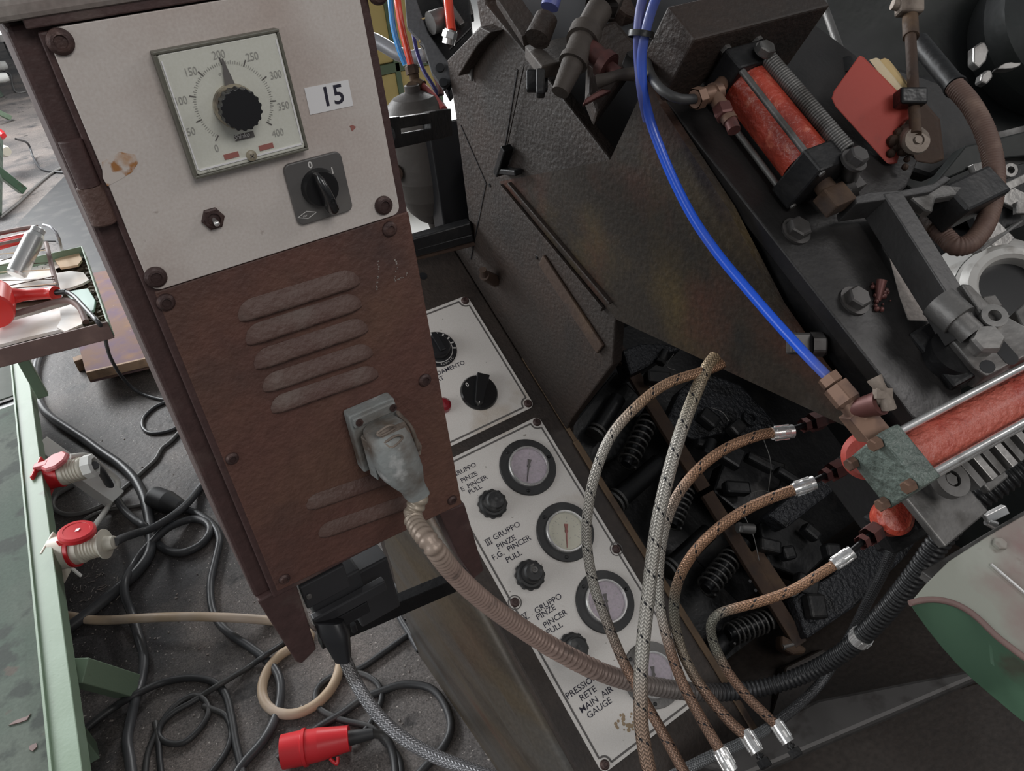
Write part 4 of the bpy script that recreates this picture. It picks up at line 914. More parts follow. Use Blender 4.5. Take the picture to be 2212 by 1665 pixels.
# ------------------------------------------------------------------ lower red pneumatic cylinder
lc = Thing('pneumatic_cylinder', 'large dusty red pneumatic cylinder with a grey-green square head near the right edge', 'cylinder', at(2000, 980, .9))
s1 = (RIGHT * .459 + DOWN * .792 - FWD * .402).normalized(); s2 = (RIGHT * -.081 + DOWN * .488 + FWD * .869); s2 = (s2 - s1 * s2.dot(s1)).normalized()
ax = s1.cross(s2); ax = ax if ax.dot(RIGHT) > 0 else -ax
ca = CAM + RIGHT * .4003 + DOWN * .0939 + FWD * .8; cbp = ca + ax * .26
hw = .068
lc.part('head', MB().box(ca + ax * .015, (.029, hw, hw), (ax, s1, s2)), M['greygreen'], bev=.003)
lc.part('barrel', MB().cyl(ca + ax * .029, cbp, .0268, k=48), M['redpale'])
for i in (-1, 1):
    for j in (-1, 1):
        o_ = s1 * (.0264 * i) + s2 * (.0264 * j)
        r_ = lc.part('tie_rod', MB().cyl(ca + ax * .02 + o_, cbp + o_, .0045, k=14), M['chrome'])
        lc.part('nut', MB().hexa(ca - ax * .001 + o_, -ax, .0075, .010), M['brass'], r_)
fl2 = Thing('red_disc_valve', 'two small red rounded discs beneath and beside the grey-green cylinder head', 'valve', at(1900, 1050, .93))
fl2.part('upper_disc', MB().lathe(at(1872, 985, .87), -FWD - RIGHT * .5, [(0, -.02), (.028, -.02), (.028, .002), (.022, .007), (0, .008)], 28), M['reddust'])
fl2.part('lower_disc', MB().lathe(at(1934, 1116, .93), -FWD + ZA * .4, [(0, -.02), (.0235, -.02), (.0235, .001), (.018, .005), (0, .006)], 28), M['red'])
fl2.part('rear_housing', MB().box(at(1905, 1060, 1.0), (.10, .13, .06), (s2, s1, ax)).box(at(1950, 1125, .97), (.075, .05, .04), ((RIGHT - DOWN * .6).normalized(), (DOWN + RIGHT * .6).normalized(), FWD)), M['blackmetal'], bev=.004)
bk = Thing('slide_bracket', 'grey machined bracket with ribs and a screw eye under the red cylinder', 'bracket', at(2060, 1060, 0.930))
e_x = (at(2180, 950, 0.930) - at(2040, 1060, 0.883)).normalized(); e_n = (-FWD * .8 + ZA * .4); e_n = (e_n - e_x * e_n.dot(e_x)).normalized(); e_y = e_n.cross(e_x)
o_ = at(2068, 1062, 0.902)
bk.part('foot_plate', MB().box(at(2036, 1088, 0.902), (.085, .075, .012), (e_x, e_y, e_n)), M['dullsteel'], bev=.002)
bk.part('screw_eye', MB().ring(at(2044, 1040, 0.883), e_n, .010, .022, 0, .012, 28).hexa(at(2044, 1040, 0.883), e_n, .009, .010), M['dullsteel'], bev=.001)
for k in range(6):
    c = at(2080 + 22 * k, 1012 - 13.5 * k, (.97 + .01 * k) * .93); bk.part('rib', MB().box(c + e_n * (.003 * (k % 2)), (.0115, .055, .016), (e_x, e_y, e_n)), M['steel' if k % 2 else 'dullsteel'], bev=.0008)
bk.part('lug', MB().box(at(2140, 1034, 0.916), (.04, .02, .012), (e_x, e_y, e_n)), M['dullsteel'], bev=.002)

# bleed valve at the point of the side sheet
bv = Thing('needle_valve', 'dusty brass valve with a butterfly handle where the blue tube ends', 'valve', at(1850, 890, .9))
v0 = at(1786, 812, .845); v1 = at(1806, 838, .84); v2 = at(1836, 872, .832); v3 = at(1880, 930, .825)
ax = (v2 - v0).normalized()
bv.part('tube_nut', MB().hexa(v0, ax, .0125, .013), M['brass'])
bv.part('body', MB().hexa(v0 + ax * .014, ax, .0155, .026).cyl(v0 + ax * .038, v3, .012, .013).box(v3 - ax * .01, (.034, .028, .03), (ax, ax.cross(FWD).normalized(), FWD)), M['brass'], bev=.001)
s0 = v2 + ax * .008; s1_ = at(1893, 872, .805)
bv.part('gland', MB().cyl(s0, s1_, .011, .013).ring(s1_, s1_ - s0, .007, .0135, 0, .006, 20), M['redbrown'])
t0 = at(1907, 850, .795)
bv.part('butterfly_handle', MB().cyl(s1_, t0, .005).tube(spline([at(1888, 816, .797), at(1898, 832, .795), at(1910, 848, .795), at(1916, 864, .795), at(1919, 882, .797)], .002), .007, 10, lambda t, s: .0050 + .0034 * abs(t - .5) * 2).box(t0, (.018, .012, .010), (RIGHT, DOWN, FWD)), M['dustymetal'], bev=.001)
# grey hex union lying by the blue tube
gu_ = Thing('grey_union', 'dull grey hex union and pipe lying under the plate beside the blue tube', 'fitting', at(1740, 745, .87))
a = at(1726, 722, 1.03); b = at(1722, 760, 1.03); dd = at(1850, 768, .93)
gu_.part('hex_body', MB().box(at(1728, 742, .905), (.029, .026, .02), (RIGHT, DOWN, FWD)).hexa(at(1748, 745, .90), RIGHT, .017, .017), M['midsteel'], bev=.003)
gu_.part('pipe', MB().cyl(at(1755, 748, .905), dd, .0095), M['midsteel'])

# ------------------------------------------------------------------ blue tube with a cable tie
bt = Thing('blue_air_tube', 'bright blue air tube sweeping down from the top edge to the brass valve', 'tube', at(1500, 450, 1.0))
bpnts = [(1428, -30, .86), (1408, 20, .88), (1393, 75, .895), (1386, 130, .91), (1390, 200, .925), (1405, 262, .94), (1428, 325, .945), (1458, 395, .945), (1500, 475, .94), (1552, 550, .927), (1612, 622, .908), (1680, 700, .886), (1740, 765, .866), (1790, 816, .845)]
bt.part('tube', MB().tube(spline([at(*q) for q in bpnts], .008), .0062, 14), M['bluetube'])
bt2 = [(1396, -30, .875), (1383, 20, .89), (1378, 75, .90), (1379, 130, .915), (1386, 200, .925), (1398, 260, .945)]
tb2 = Thing('dusty_blue_tube', 'short dusty blue tube tied beside the bright blue air tube at the top', 'tube', at(1380, 60, .9))
tb2.part('tube', MB().tube(spline([at(*q) for q in bt2], .008), .0058, 14), M['bluepale'])
tb2.part('cable_tie', MB().lathe(at(1386, 68, .897), (at(1384, 85, .90) - at(1387, 66, .897)), [(.0158, 0), (.0158, .007), (.0138, .007), (.0138, 0), (.0158, 0)], 24), M['blackmetal'])

# ------------------------------------------------------------------ brackets and fittings on top of the column
vb = Thing('valve_bracket', 'dusty brown bracket with a double tee fitting fixed over the dark triangular recess', 'bracket', at(1250, 150, 1.056))
bo = at(1205, 140, 1.082); 
pts = [at(1134, 98, 1.074), at(1215, 80, 1.109), at(1330, 55, 1.162), at(1360, 110, 1.100), at(1240, 122, 1.030), at(1170, 143, 1.003)]
n_ = ((pts[2] - pts[0]).cross(pts[5] - pts[0])).normalized(); n_ = n_ if n_.z > 0 else -n_
pp = [p - n_ * (p - pts[0]).dot(n_) for p in pts]
vb.part('shelf', MB().prism(pp, n_ * -.018), M['dustydark'], bev=.002)
vb.part('hook', MB().box(at(1168, 180, 1.003), (.012, .035, .02), (RIGHT, DOWN, FWD)).box(at(1160, 175, 1.038), (.03, .03, .012), (RIGHT, DOWN, FWD)), M['blackmetal'], bev=.003)
t0, t1, t2, t3 = at(1295, 20, 1.003), at(1262, 78, 0.986), at(1240, 132, 0.968), at(1210, 200, 0.959)
vb.part('tee_body', MB().cyl(t0, t1, 0.0180, 0.0172).cyl(t1, t2, .017).lathe(t1, t2 - t1, [(0, -.01), (.022, -.01), (.022, .01), (0, .01)], 18).cyl(t2, t3, 0.0154, 0.0114).lathe(t2, t3 - t2, [(0, -.004), (.0195, -.004), (.0195, .004), (0, .004)], 20), M['dustydark'], bev=.001)
vb.part('side_branch', MB().cyl(at(1262, 100, 0.986), at(1318, 146, 0.968), 0.0145).cyl(at(1316, 145, 0.968), at(1336, 160, 0.964), .0085).lathe(at(1316, 145, 0.968), at(1336, 160, 0.964) - at(1316, 145, 0.968), [(0, -.012), (.0185, -.012), (.0185, 0), (0, 0)], 18), M['redbrown'], bev=.001)
vb.part('wing_handle', MB().tube(spline([at(1290, 176, 0.959), at(1312, 170, 0.955), at(1336, 162, 0.955), at(1368, 160, 0.959)], .003), .008, 10, lambda t, s: .0065 + .005 * abs(t - .5)), M['dustydark'])
vb.part('lower_wing', MB().prism([at(*q, 0.968) for q in ((1265, 212), (1300, 190), (1322, 195), (1290, 210), (1268, 222), (1258, 226))], FWD * .01), M['redbrown'], bev=.002)
vb.part('back_post', MB().cyl(at(1180, 40, 1.056), at(1160, 85, 1.047), 0.0167, 0.0185).bar(at(1090, -10, 1.091), at(1150, 80, 1.056), .030, .02, FWD), M['machine'], bev=.001)
vb.part('blue_stub', MB().cyl(at(1197, -20, 1.056), at(1187, 16, 1.056), .013), M['bluepale'])
vb.part('top_nut', MB().hexa(at(1300, 10, 1.003), t0 - t1, .026, .03), M['dustydark'], bev=.002)
vb.part('recess_block', MB().prism([at(*q, 1.03) for q in ((1275, 60), (1330, 40), (1390, 110), (1340, 180), (1290, 250), (1270, 200))], FWD * .05), M['machine'], bev=.006)
vb.part('upper_cover', MB().prism([at(*q, 1.074) for q in ((1290, -60), (1420, -60), (1400, 20), (1380, 42), (1352, 32), (1330, 14), (1310, 20))], FWD * .05), M['machine'], bev=.006)

# valve block with the red hose, left of the column
vk = Thing('valve_block', 'dark grey valve block with bolt heads and a chrome hose fitting left of the column', 'valve', at(940, 90, 1.35))
z_ = 1.38
vk.part('block', MB().prism([at(*q, z_) for q in ((905, 92), (945, 60), (985, 130), (975, 190), (968, 200), (925, 120))], FWD * .05).prism([at(*q, z_ + .02) for q in ((870, -30), (1010, -30), (1020, 60), (960, 120), (915, 110), (880, 20))], FWD * .06), M['blackmetal'], bev=.003)
vk.part('side_plate', MB().prism([at(*q, z_ - .012) for q in ((873, -20), (893, -20), (924, 69), (979, 149), (974, 176), (958, 193), (932, 158), (914, 97), (879, 59))], FWD * .012), M['bluegrey'], bev=.002)
for q in ((951, 148), (958, 180)): vk.part('bolt_head', MB().lathe(at(*q, z_ - .012), -FWD, [(0, 0), (.008, 0), (.008, .006), (0, .006)], 16), M['black'])
vk.part('orange_edge', MB().bar(at(908, 43, z_ - .01), at(926, 38, z_ - .01), .003, .004, FWD).bar(at(908, 43, z_ - .01), at(907, 92, z_ - .01), .0015, .004, FWD), M['felt2'])
fa = at(982, -20, 1.33); fb = at(974, 64, 1.33)
vk.part('hose_fitting', MB().cyl(at(974, 64, 1.33), at(968, 95, 1.34), .0115).hexa(at(973, 68, 1.33), at(968, 95, 1.34) - at(974, 64, 1.33), .0135, .012), M['chrome'])
vk.part('solenoid', MB().cyl(at(930, 50, 1.35), at(960, 40, 1.36), .02).bar(at(940, -30, 1.4), at(1000, 60, 1.4), .012, .03, FWD).bar(at(1005, -20, 1.42), at(1020, 40, 1.42), .008, .03, FWD), M['dullsteel'], bev=.002)
rh = Thing('red_air_hose', 'bright red air hose plugged into the chrome fitting on the valve block', 'tube', at(975, 30, 1.33))
rh.part('tube', MB().tube(spline([at(966, -30, 1.33), at(970, 20, 1.33), at(975, 66, 1.33)], .01), .0085, 14), M['redtube'])
# tank with its hoses
tc = at(916, 350, 1.62); tk_ = Thing('air_tank', 'dusty brown air tank standing between the cabinet and the machine column', 'tank', (tc.x, tc.y, .98))
zb = tc.z
prof = [(0, -.150), (.012, -.149), (.014, -.138), (.030, -.128), (.050, -.105), (.064, -.072), (.0715, -.03), (.0725, .06), (.0715, .085), (.067, .106), (.058, .124), (.044, .137), (.026, .144), (.016, .147), (.016, .160), (0, .160)]
tk_.part('vessel', MB().lathe(tc, ZA, prof, 40), M['tank'])
tk_.part('drain', MB().cyl(tc + ZA * -.148, tc + ZA * -.180, .011, .007).hexa(tc + ZA * -.155, -ZA, .013, .012), M['rustdark'])
tk_.part('boss', MB().lathe(at(852, 375, 1.57), V((-.5, -.85, 0)), [(0, -.03), (.018, -.03), (.018, .004), (.010, .006), (0, .003)], 18), M['rustdark'])
tk_.part('black_side_box', MB().box(at(972, 392, 1.60), (.085, .05, .26)), M['black'], bev=.003)  # plain black box beside the tank
n0 = tc + ZA * .155; n1 = at(892, 165, 1.56)
tk_.part('top_fitting', MB().cyl(n0, at(903, 195, 1.585), .013).cyl(at(903, 200, 1.58), at(890, 146, 1.55), .0105).hexa(at(892, 160, 1.555), at(888, 142, 1.55) - at(892, 160, 1.555), .0145, .018).cyl(at(897, 178, 1.565), at(914, 186, 1.56), .0115), M['rustdark'], bev=.001)
hs = [('red_hose', 'red hose rising from the tank fitting to the top edge', [(889, 145, 1.55), (880, 110, 1.54), (868, 60, 1.53), (860, 10, 1.52), (856, -30, 1.52)], .0072, 'redtube'),
      ('sky_blue_hose', 'sky blue hose curving beside the red hose behind the cabinet', [(876, 140, 1.58), (862, 105, 1.57), (850, 60, 1.56), (844, 10, 1.55), (842, -30, 1.55)], .0062, 'skyblue'),
      ('navy_hose', 'thin navy hose hanging behind the valve block', [(893, 74, 1.6), (900, 110, 1.6), (914, 150, 1.59), (932, 180, 1.58), (948, 206, 1.57)], .0045, 'navy'),
      ('pink_hose', 'faded red hose leaving the side of the tank fitting', [(913, 186, 1.56), (930, 202, 1.55), (945, 220, 1.54), (958, 236, 1.53)], .0078, 'pinktube'),
      ('dark_red_hose', 'dark red hose stub hanging under the valve block', [(940, 160, 1.56), (950, 185, 1.56), (953, 205, 1.56)], .0065, 'redbrown')]
for nme, lbl, p, r, mt in hs:
    solo(nme, MB().tube(spline([at(*q) for q in p], .01), r, 14), M[mt], lbl, 'hose', None)
zp0 = at(760, 86, 1.75)
zp = [(770, 86, 1.75), (800, 84, 1.75), (830, 98, 1.75), (860, 116, 1.75), (890, 124, 1.75), (920, 118, 1.75)]
solo('zinc_pipe', MB().tube(spline([V((zp0.x - .12, zp0.y, 0)), V((zp0.x - .12, zp0.y, zp0.z - .1))] + [at(*q) for q in zp], .01), .0165, 18), M['pipe'], 'bent zinc-grey pipe behind the red and blue hoses', 'pipe')
# pallet of slats behind tank base
pb_ = Thing('rear_rail', 'black oily rails crossing behind the tank foot at the top of the console', 'rail', at(950, 520, 1.5))
for k, (a, b, w_) in enumerate((((872, 528), (1016, 488), .026), ((880, 545), (1020, 508), .018), ((880, 556), (1025, 520), .012))):
    pb_.part('rail', MB().bar(at(*a, 1.50 + .015 * k), at(*b, 1.52 + .015 * k), .03, w_), M['blackmetal'] if k < 2 else M['rustdark'], bev=.003)

# ------------------------------------------------------------------ yellow cupboard far behind
yc = Thing('yellow_cupboard', 'mustard yellow cupboard with dark green frame far behind the cabinet', 'cupboard', (1.9, 4.2, 0))
yb = 4.2
def YB(px, py, y=yb): return PY(px, py, y)
yc.part('carcass', MB().box((1.78, 4.42, .80), (.80, .40, 1.5)), M['yellow'], bev=.01)
for a, b in (((800, 30), (855, 240)), ((776, 25), (905, 70))):
    pass
for i in range(3):
    for j in range(2):
        yc.part('door_panel', MB().box((1.54 + .25 * i, 4.212, .52 + .56 * j), (.22, .02, .50)), M['yellow'], bev=.004)
fr = MB()
for i in range(4): fr.box((1.415 + .25 * i, 4.205, .80), (.030, .03, 1.5))
for z in (.24, .80, 1.36): fr.box((1.78, 4.205, z), (.80, .03, .05))
yc.part('frame', fr, M['greenframe'], bev=.003)
yc.part('top_board', MB().box((1.78, 4.42, 1.60), (.90, .46, .12)), M['greenframe'], bev=.004)

# ------------------------------------------------------------------ pit mechanism
pm = Thing('pincer_mechanism', 'black oily pincer mechanism with springs and castings in the pit right of the console', 'mechanism', (1.0, .6, .3))
def K(px, py, h): return CON(px, py, h)
# rusty flat bar parallel to the console
bA, bB = K(1322, 735, -.09), K(1728, 1392, -.09); bd = (bB - bA).normalized()
def seg(t0, t1): return MB().bar(bA.lerp(bB, t0), bA.lerp(bB, t1), .032, .012, CN)
pm.part('flat_bar', seg(0, .52), M['rustdark'], bev=.0015); pm.part('flat_bar', seg(.535, 1.0), M['rustdark'], bev=.0015)
mid = K(1648, 1240, -.092); pm.part('joint_plate', MB().box(mid, (.06, .10, .010), (XA, CU, CN)), M['rustdark'], bev=.002)
for q in ((1620, 1255), (1632, 1275)): pm.part('rivet_hole', MB().lathe(K(*q, -.086), CN, [(0, 0), (.0035, 0), (.0035, .0006), (0, .0006)], 12), M['black'])
def rough(pts, h, thick, mt='roughcast', bev=.006, name='casting'):
    return pm.part(name, MB().prism([K(*q, h) for q in pts], CN * -thick), M[mt], bev=bev)
rough([(1345, 755), (1385, 740), (1440, 742), (1475, 752), (1440, 765), (1400, 792), (1362, 810)], -.06, .06)
rough([(1440, 905), (1470, 840), (1520, 800), (1600, 830), (1650, 880), (1690, 930), (1640, 945), (1560, 935), (1500, 950), (1460, 930)], -.09, .05)
rough([(1660, 1110), (1760, 1030), (1830, 1000), (1850, 1020), (1790, 1070), (1700, 1140)], -.03, .05)
rough([(1715, 1290), (1800, 1240), (1900, 1130), (1985, 1095), (2040, 1080), (1960, 1200), (1850, 1310), (1745, 1380)], -.06, .05)
rough([(1560, 1000), (1640, 980), (1700, 1000), (1680, 1080), (1600, 1110), (1540, 1060)], -.12, .05, 'blackmetal')
rough([(1640, 1130), (1700, 1100), (1760, 1130), (1790, 1200), (1740, 1250), (1660, 1220)], -.11, .05, 'blackmetal')
rough([(1330, 800), (1230, 920), (1215, 950), (1290, 1010), (1380, 960), (1400, 870)], -.16, .05, 'blackmetal')
rough([(1400, 1240), (1480, 1180), (1600, 1300), (1700, 1400), (1620, 1470), (1500, 1440)], -.19, .05, 'blackmetal')
rough([(1700, 1440), (1780, 1400), (1840, 1440), (1880, 1540), (1790, 1640), (1650, 1600)], -.10, .04, 'basebrown')
pm.part('threaded_boss', MB().ring(K(1620, 904, -.082), CN, .011, .019, -.01, .006, 28).lathe(K(1620, 904, -.085), CN, [(0, 0), (.011, 0)], 20), M['roughcast'], bev=.001)
for i, (a, b, t, r) in enumerate((((1402, 905), (1352, 1003), 8, .0225), ((1480, 1060), (1452, 1135), 7, .020), ((1590, 1192), (1524, 1272), 8, .0235), ((1655, 1340), (1572, 1372), 8, .0225))):
    A = K(*a, -.12); B = K(*b, -.115)
    s_ = pm.part('spring', MB().tube(helix(A, B, r, t, 16), .0027, 7), M['dullsteel'])
    pm.part('spring_rod', MB().cyl(A, B, r * .55), M['black'], s_)
    pm.part('spring_cup', MB().cyl(A + (A - B).normalized() * .03, A, r * .9, r * 1.05), M['blackmetal'], s_, bev=.001)
for i, (a, b, r) in enumerate((((1425, 1000), (1335, 1078), .024), ((1530, 1150), (1450, 1225), .022), ((1335, 860), (1290, 930), .020), ((1600, 1350), (1520, 1430), .022))):
    A = K(*a, -.14); B = K(*b, -.14); d = (B - A).normalized()
    g = pm.part('plunger', MB().cyl(A, B, r * .95, r), M['blackmetal'])
    for k in range(2): pm.part('collar', MB().lathe(B + d * (.012 * k - .004), d, [(0, 0), (r * 1.15, 0), (r * 1.15, .006), (r * .7, .007), (0, .007)], 20), M['dullsteel'], g)
random.seed(21)
for i, (px, py, w_, l_, an, h_) in enumerate(((1420, 818, .03, .06, 60, -.05), (1530, 905, .035, .045, 20, -.075), (1515, 960, .02, .03, 50, -.075), (1580, 985, .05, .05, 30, -.07), (1690, 1075, .03, .05, -40, -.09), (1590, 1055, .03, .06, 60, -.09), (1660, 1180, .03, .05, 50, -.08), (1750, 1150, .025, .04, 20, -.08), (1700, 1195, .03, .03, -20, -.08), (1760, 1310, .04, .05, -30, -.045), (1740, 1265, .045, .05, 40, -.07), (1640, 1000, .02, .07, 35, -.08), (1700, 1030, .02, .06, 30, -.08), (1795, 1190, .035, .03, -30, -.03), (1590, 925, .04, .03, 10, -.07))):
    a = math.radians(an); x = XA * math.cos(a) + CU * math.sin(a); y = CN.cross(x)
    pm.part('lever_block', MB().box(K(px, py, h_), (w_, l_, .03), (x, y, CN)), M['blackmetal'], bev=.006)
for q, d in (((1428, 780), 1), ((1600, 1140), -1), ((1530, 975), 1)):
    c = K(*q, -.05); x = (XA * .8 + CU * .5 * d).normalized()
    pm.part('hydraulic_hose_end', MB().cyl(c, c + x * .03, .011, k=12).hexa(c, -x, .012, .008), M['dullsteel'] if d < 0 else M['blackmetal'])
# thin wires
wr = MB()
for p in ([(1455, 765), (1440, 790), (1460, 800)], [(1535, 880), (1560, 890), (1575, 910)], [(1650, 950), (1665, 1000), (1660, 1060)], [(1735, 1060), (1700, 1075), (1650, 1060), (1620, 1065)], [(1690, 1290), (1720, 1285), (1740, 1262)], [(1600, 1100), (1625, 1150), (1640, 1210)]):
    pm.part('wire', MB().tube(spline([K(*q, -.05) for q in p], .004), .0011, 6), M['dullsteel'])
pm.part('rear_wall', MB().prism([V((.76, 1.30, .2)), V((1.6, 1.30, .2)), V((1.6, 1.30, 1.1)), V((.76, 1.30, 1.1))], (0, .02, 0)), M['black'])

# pivot lever and end cap low in the pit
cp_ = Thing('end_cover', 'dark brown round-nosed cover at the lower end of the rusty flat bar', 'cover', K(1720, 1405, -.09))
cp_.part('nose', MB().prism([K(*q, -.085) for q in ((1690, 1370), (1732, 1392), (1745, 1400), (1740, 1412), (1715, 1414), (1690, 1400))], CN * -.03), M['rustdark'], bev=.006)
cp_.part('pin', MB().cyl(K(1690, 1398, -.09), K(1712, 1392, -.09), .006), M['dullsteel'])

# ------------------------------------------------------------------ hoses
COP, SIL, DCO, DGR = V((.42, .235, .14)), V((.52, .49, .44)), V((.30, .18, .125)), V((.23, .22, .18))
def grad(stops):
    def f(t):
        for (a, ca), (b, cb_) in zip(stops, stops[1:]):
            if t <= b: return tuple(ca.lerp(cb_, (t - a) / (b - a)))
        return tuple(stops[-1][1])
    return f
hoses = [
 ('braided hose arching furthest left over the gauges, silver with copper ends', [at(1560, 786, .99), at(1525, 800, .98), at(1440, 829, .965), at(1375, 878, .955), at(1318, 945, .95), at(1284, 1030, .95), at(1269, 1110, .955), at(1268, 1180, .965), at(1283, 1265, .975), at(1310, 1340, .98), at(1345, 1425, .975), at(1385, 1500, .96), at(1430, 1580, .94), at(1490, 1690, .91)], .0068, [(0, COP), (.2, V((.42, .27, .17))), (.3, SIL), (.62, SIL), (.78, DCO), (1, DCO)]),
 ('thick silver braided hose running straight down over the conduit', [at(1545, 770, .99), at(1524, 800, .98), at(1498, 860, .965), at(1470, 935, .95), at(1445, 1020, .94), at(1424, 1110, .93), at(1410, 1200, .92), at(1400, 1290, .91), at(1390, 1380, .90), at(1384, 1470, .89), at(1385, 1560, .88), at(1395, 1630, .87), at(1412, 1700, .86)], .0086, [(0, V((.42, .30, .18))), (.14, V((.46, .40, .30))), (.24, SIL), (.74, SIL), (.86, V((.38, .27, .2))), (1, DCO)]),
 ('copper braided hose from the highest ferrule, merging behind the thick silver hose', [at(1675, 934, .955), at(1640, 940, .95), at(1575, 965, .945), at(1520, 1003, .945), at(1473, 1055, .95), at(1445, 1110, .955), at(1430, 1170, .96), at(1423, 1240, .965), at(1428, 1320, .965), at(1447, 1400, .955), at(1472, 1470, .94), at(1508, 1540, .92), at(1543, 1600, .90), at(1560, 1628, .895)], .0068, [(0, COP), (.25, COP), (.42, SIL), (.62, SIL), (.75, DCO), (1, DCO)]),
 ('copper braided hose from the middle ferrule, bending round to the lower ferrules', [at(1722, 1056, .93), at(1690, 1066, .93), at(1620, 1096, .93), at(1555, 1138, .93), at(1500, 1192, .935), at(1465, 1255, .945), at(1456, 1320, .955), at(1468, 1390, .96), at(1495, 1452, .95), at(1535, 1510, .935), at(1580, 1562, .92), at(1612, 1590, .912)], .0068, [(0, COP), (.42, COP), (.55, DGR), (.75, V((.36, .29, .22))), (.85, DCO), (1, DCO)]),
 ('copper braided hose from the lowest ferrule, sharply bent beside the springs', [at(1806, 1218, .90), at(1770, 1240, .90), at(1710, 1275, .905), at(1640, 1300, .91), at(1580, 1316, .92), at(1550, 1328, .925), at(1536, 1350, .93), at(1542, 1390, .935), at(1572, 1450, .935), at(1610, 1500, .93), at(1650, 1540, .925), at(1678, 1566, .92)], .0062, [(0, COP), (.38, COP), (.48, DGR), (.64, DGR), (.74, DCO), (1, DCO)])]
ends_top = {2: ((1690, 934, .955), (1768, 908, .975)), 3: ((1736, 1050, .93), (1812, 1012, .95)), 4: ((1820, 1206, .90), (1890, 1148, .93))}
ends_bot = {2: ((1566, 1640, .892), (1600, 1700, .88)), 3: ((1622, 1602, .908), (1655, 1655, .89)), 4: ((1688, 1580, .916), (1722, 1632, .90))}
def ferrule(tg, p0, d, L, r):
    x, y, n = frame(d); mb = MB()
    mb.lathe(p0, d, [(0, -L * .5), (r * .98, -L * .5), (r * 1.02, -L * .2), (r * 1.10, 0), (r * 1.04, L * .3), (r * 1.08, L * .5), (r * .6, L * .52), (0, L * .52)], 20)
    for k in range(6):
        a = 2 * math.pi * k / 6; q = x * math.cos(a) + y * math.sin(a); mb.box(p0 + q * r * 1.04 - n * L * .02, (r * .28, r * .34, L * .72), (q, n.cross(q), n))
    return tg.part('ferrule', mb, M['chrome'], bev=.0005)
for i, (lbl, pts, r, st_) in enumerate(hoses):
    h = Thing('braided_hose', lbl, 'hose', pts[len(pts) // 2], 'braided air hoses over the console')
    h.part('braid', MB().tube(spline(pts, .006), r, 20, None, grad(st_)), M['braid'])
    if i in ends_top:
        a, b = at(*ends_top[i][0]), at(*ends_top[i][1]); d = (b - a).normalized()
        ferrule(h, a, (a - pts[1]).normalized() , .028, r + .0016)
        h.part('barb', MB().cyl(a, b, .0038), M['blackmetal'])
        fx = h.part('fitting', MB().hexa(a.lerp(b, .55), d, .0095, .010).hexa(a.lerp(b, .78), d, .013, .020), M['redbrown'])
        h.part('nipple', MB().cyl(b, b + d * .05, .0085, .010), M['redbrown'])
    if i in ends_bot:
        a, b = at(*ends_bot[i][0]), at(*ends_bot[i][1]); d = (b - a).normalized()
        ferrule(h, a, d, .027, r + .0016)
        h.part('barb', MB().cyl(a, a.lerp(b, .75), .003).lathe(a.lerp(b, .55), d, [(0, 0), (.005, 0), (.005, .003), (0, .003)], 12).hexa(a.lerp(b, .72), d, .0085, .010), M['blackmetal'])
bc = [at(1440, 1684, 1.05), at(1480, 1662, 1.06), at(1540, 1632, 1.09), at(1600, 1606, 1.13), at(1660, 1572, 1.19), at(1716, 1530, 1.24), at(1768, 1480, 1.28), at(1806, 1425, 1.28), at(1840, 1368, 1.27), at(1874, 1300, 1.22), at(1905, 1240, 1.18), at(1936, 1170, 1.14), at(1972, 1130, 1.12)]
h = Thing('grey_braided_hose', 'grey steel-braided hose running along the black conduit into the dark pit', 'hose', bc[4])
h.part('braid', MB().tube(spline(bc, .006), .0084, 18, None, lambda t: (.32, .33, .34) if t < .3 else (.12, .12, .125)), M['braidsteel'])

# ------------------------------------------------------------------ green guard at the lower right
gd = Thing('green_guard', 'bent guard with a worn pale upper face and green side in the lower right corner', 'guard', at(2120, 1300, .8))
GN = (ZA * .86 - YA * .30 - XA * .10).normalized()
g0 = at(2040, 1230, .84)
def G(px, py, h=0): return on(px, py, GN, g0 + GN * h)
arc = [(1966, 1302), (1990, 1296), (2016, 1294), (2042, 1297), (2070, 1306), (2098, 1322), (2124, 1344), (2150, 1370), (2180, 1394), (2212, 1418), (2300, 1480)]
upf = arc + [(2330, 1080), (2212, 1112), (2130, 1160), (2050, 1212), (2000, 1262)]
gd.part('upper_face', MB().prism([G(*q) for q in upf], GN * -.003), M['palesheet'], bev=.001)
sv = [G(*q) for q in arc]; dn = (V((0.10, -.03, -1))).normalized()
low_ = [(1966, 1302), (1985, 1330), (2010, 1365), (2040, 1402), (2072, 1438), (2105, 1470), (2140, 1500), (2170, 1525), (2200, 1550), (2240, 1580), (2330, 1640)]
sv2 = [at(*q, (p - CAM).dot(FWD) + .012 + .004 * i) for i, (q, p) in enumerate(zip(low_, sv))]
n = len(sv); bk_ = [p + FWD * .004 for p in sv]; bk2 = [p + FWD * .004 for p in sv2]
mb = MB().add(sv + sv2 + bk_ + bk2, [(i, i + 1, n + i + 1, n + i) for i in range(n - 1)] + [(2 * n + i + 1, 2 * n + i, 3 * n + i, 3 * n + i + 1) for i in range(n - 1)] + [(n + i, n + i + 1, 3 * n + i + 1, 3 * n + i) for i in range(n - 1)], True)
gd.part('side_face', mb, M['greendark'])
gd.part('rolled_edge', MB().tube(spline([p - GN * .001 for p in sv], .006), .0035, 8), M['rustrim'])
gd.part('fold_line', MB().bar(G(2140, 1218, .0015), G(2250, 1312, .0015), .003, .003, GN), M['chrome'], bev=.0005)
gd.part('screw', MB().hexa(G(2158, 1176), GN, .008, .005), M['palesheet'])
gr_ = Thing('guide_bar', 'grey steel bar running along the upper edge of the green guard', 'bar', at(2110, 1170, .9))
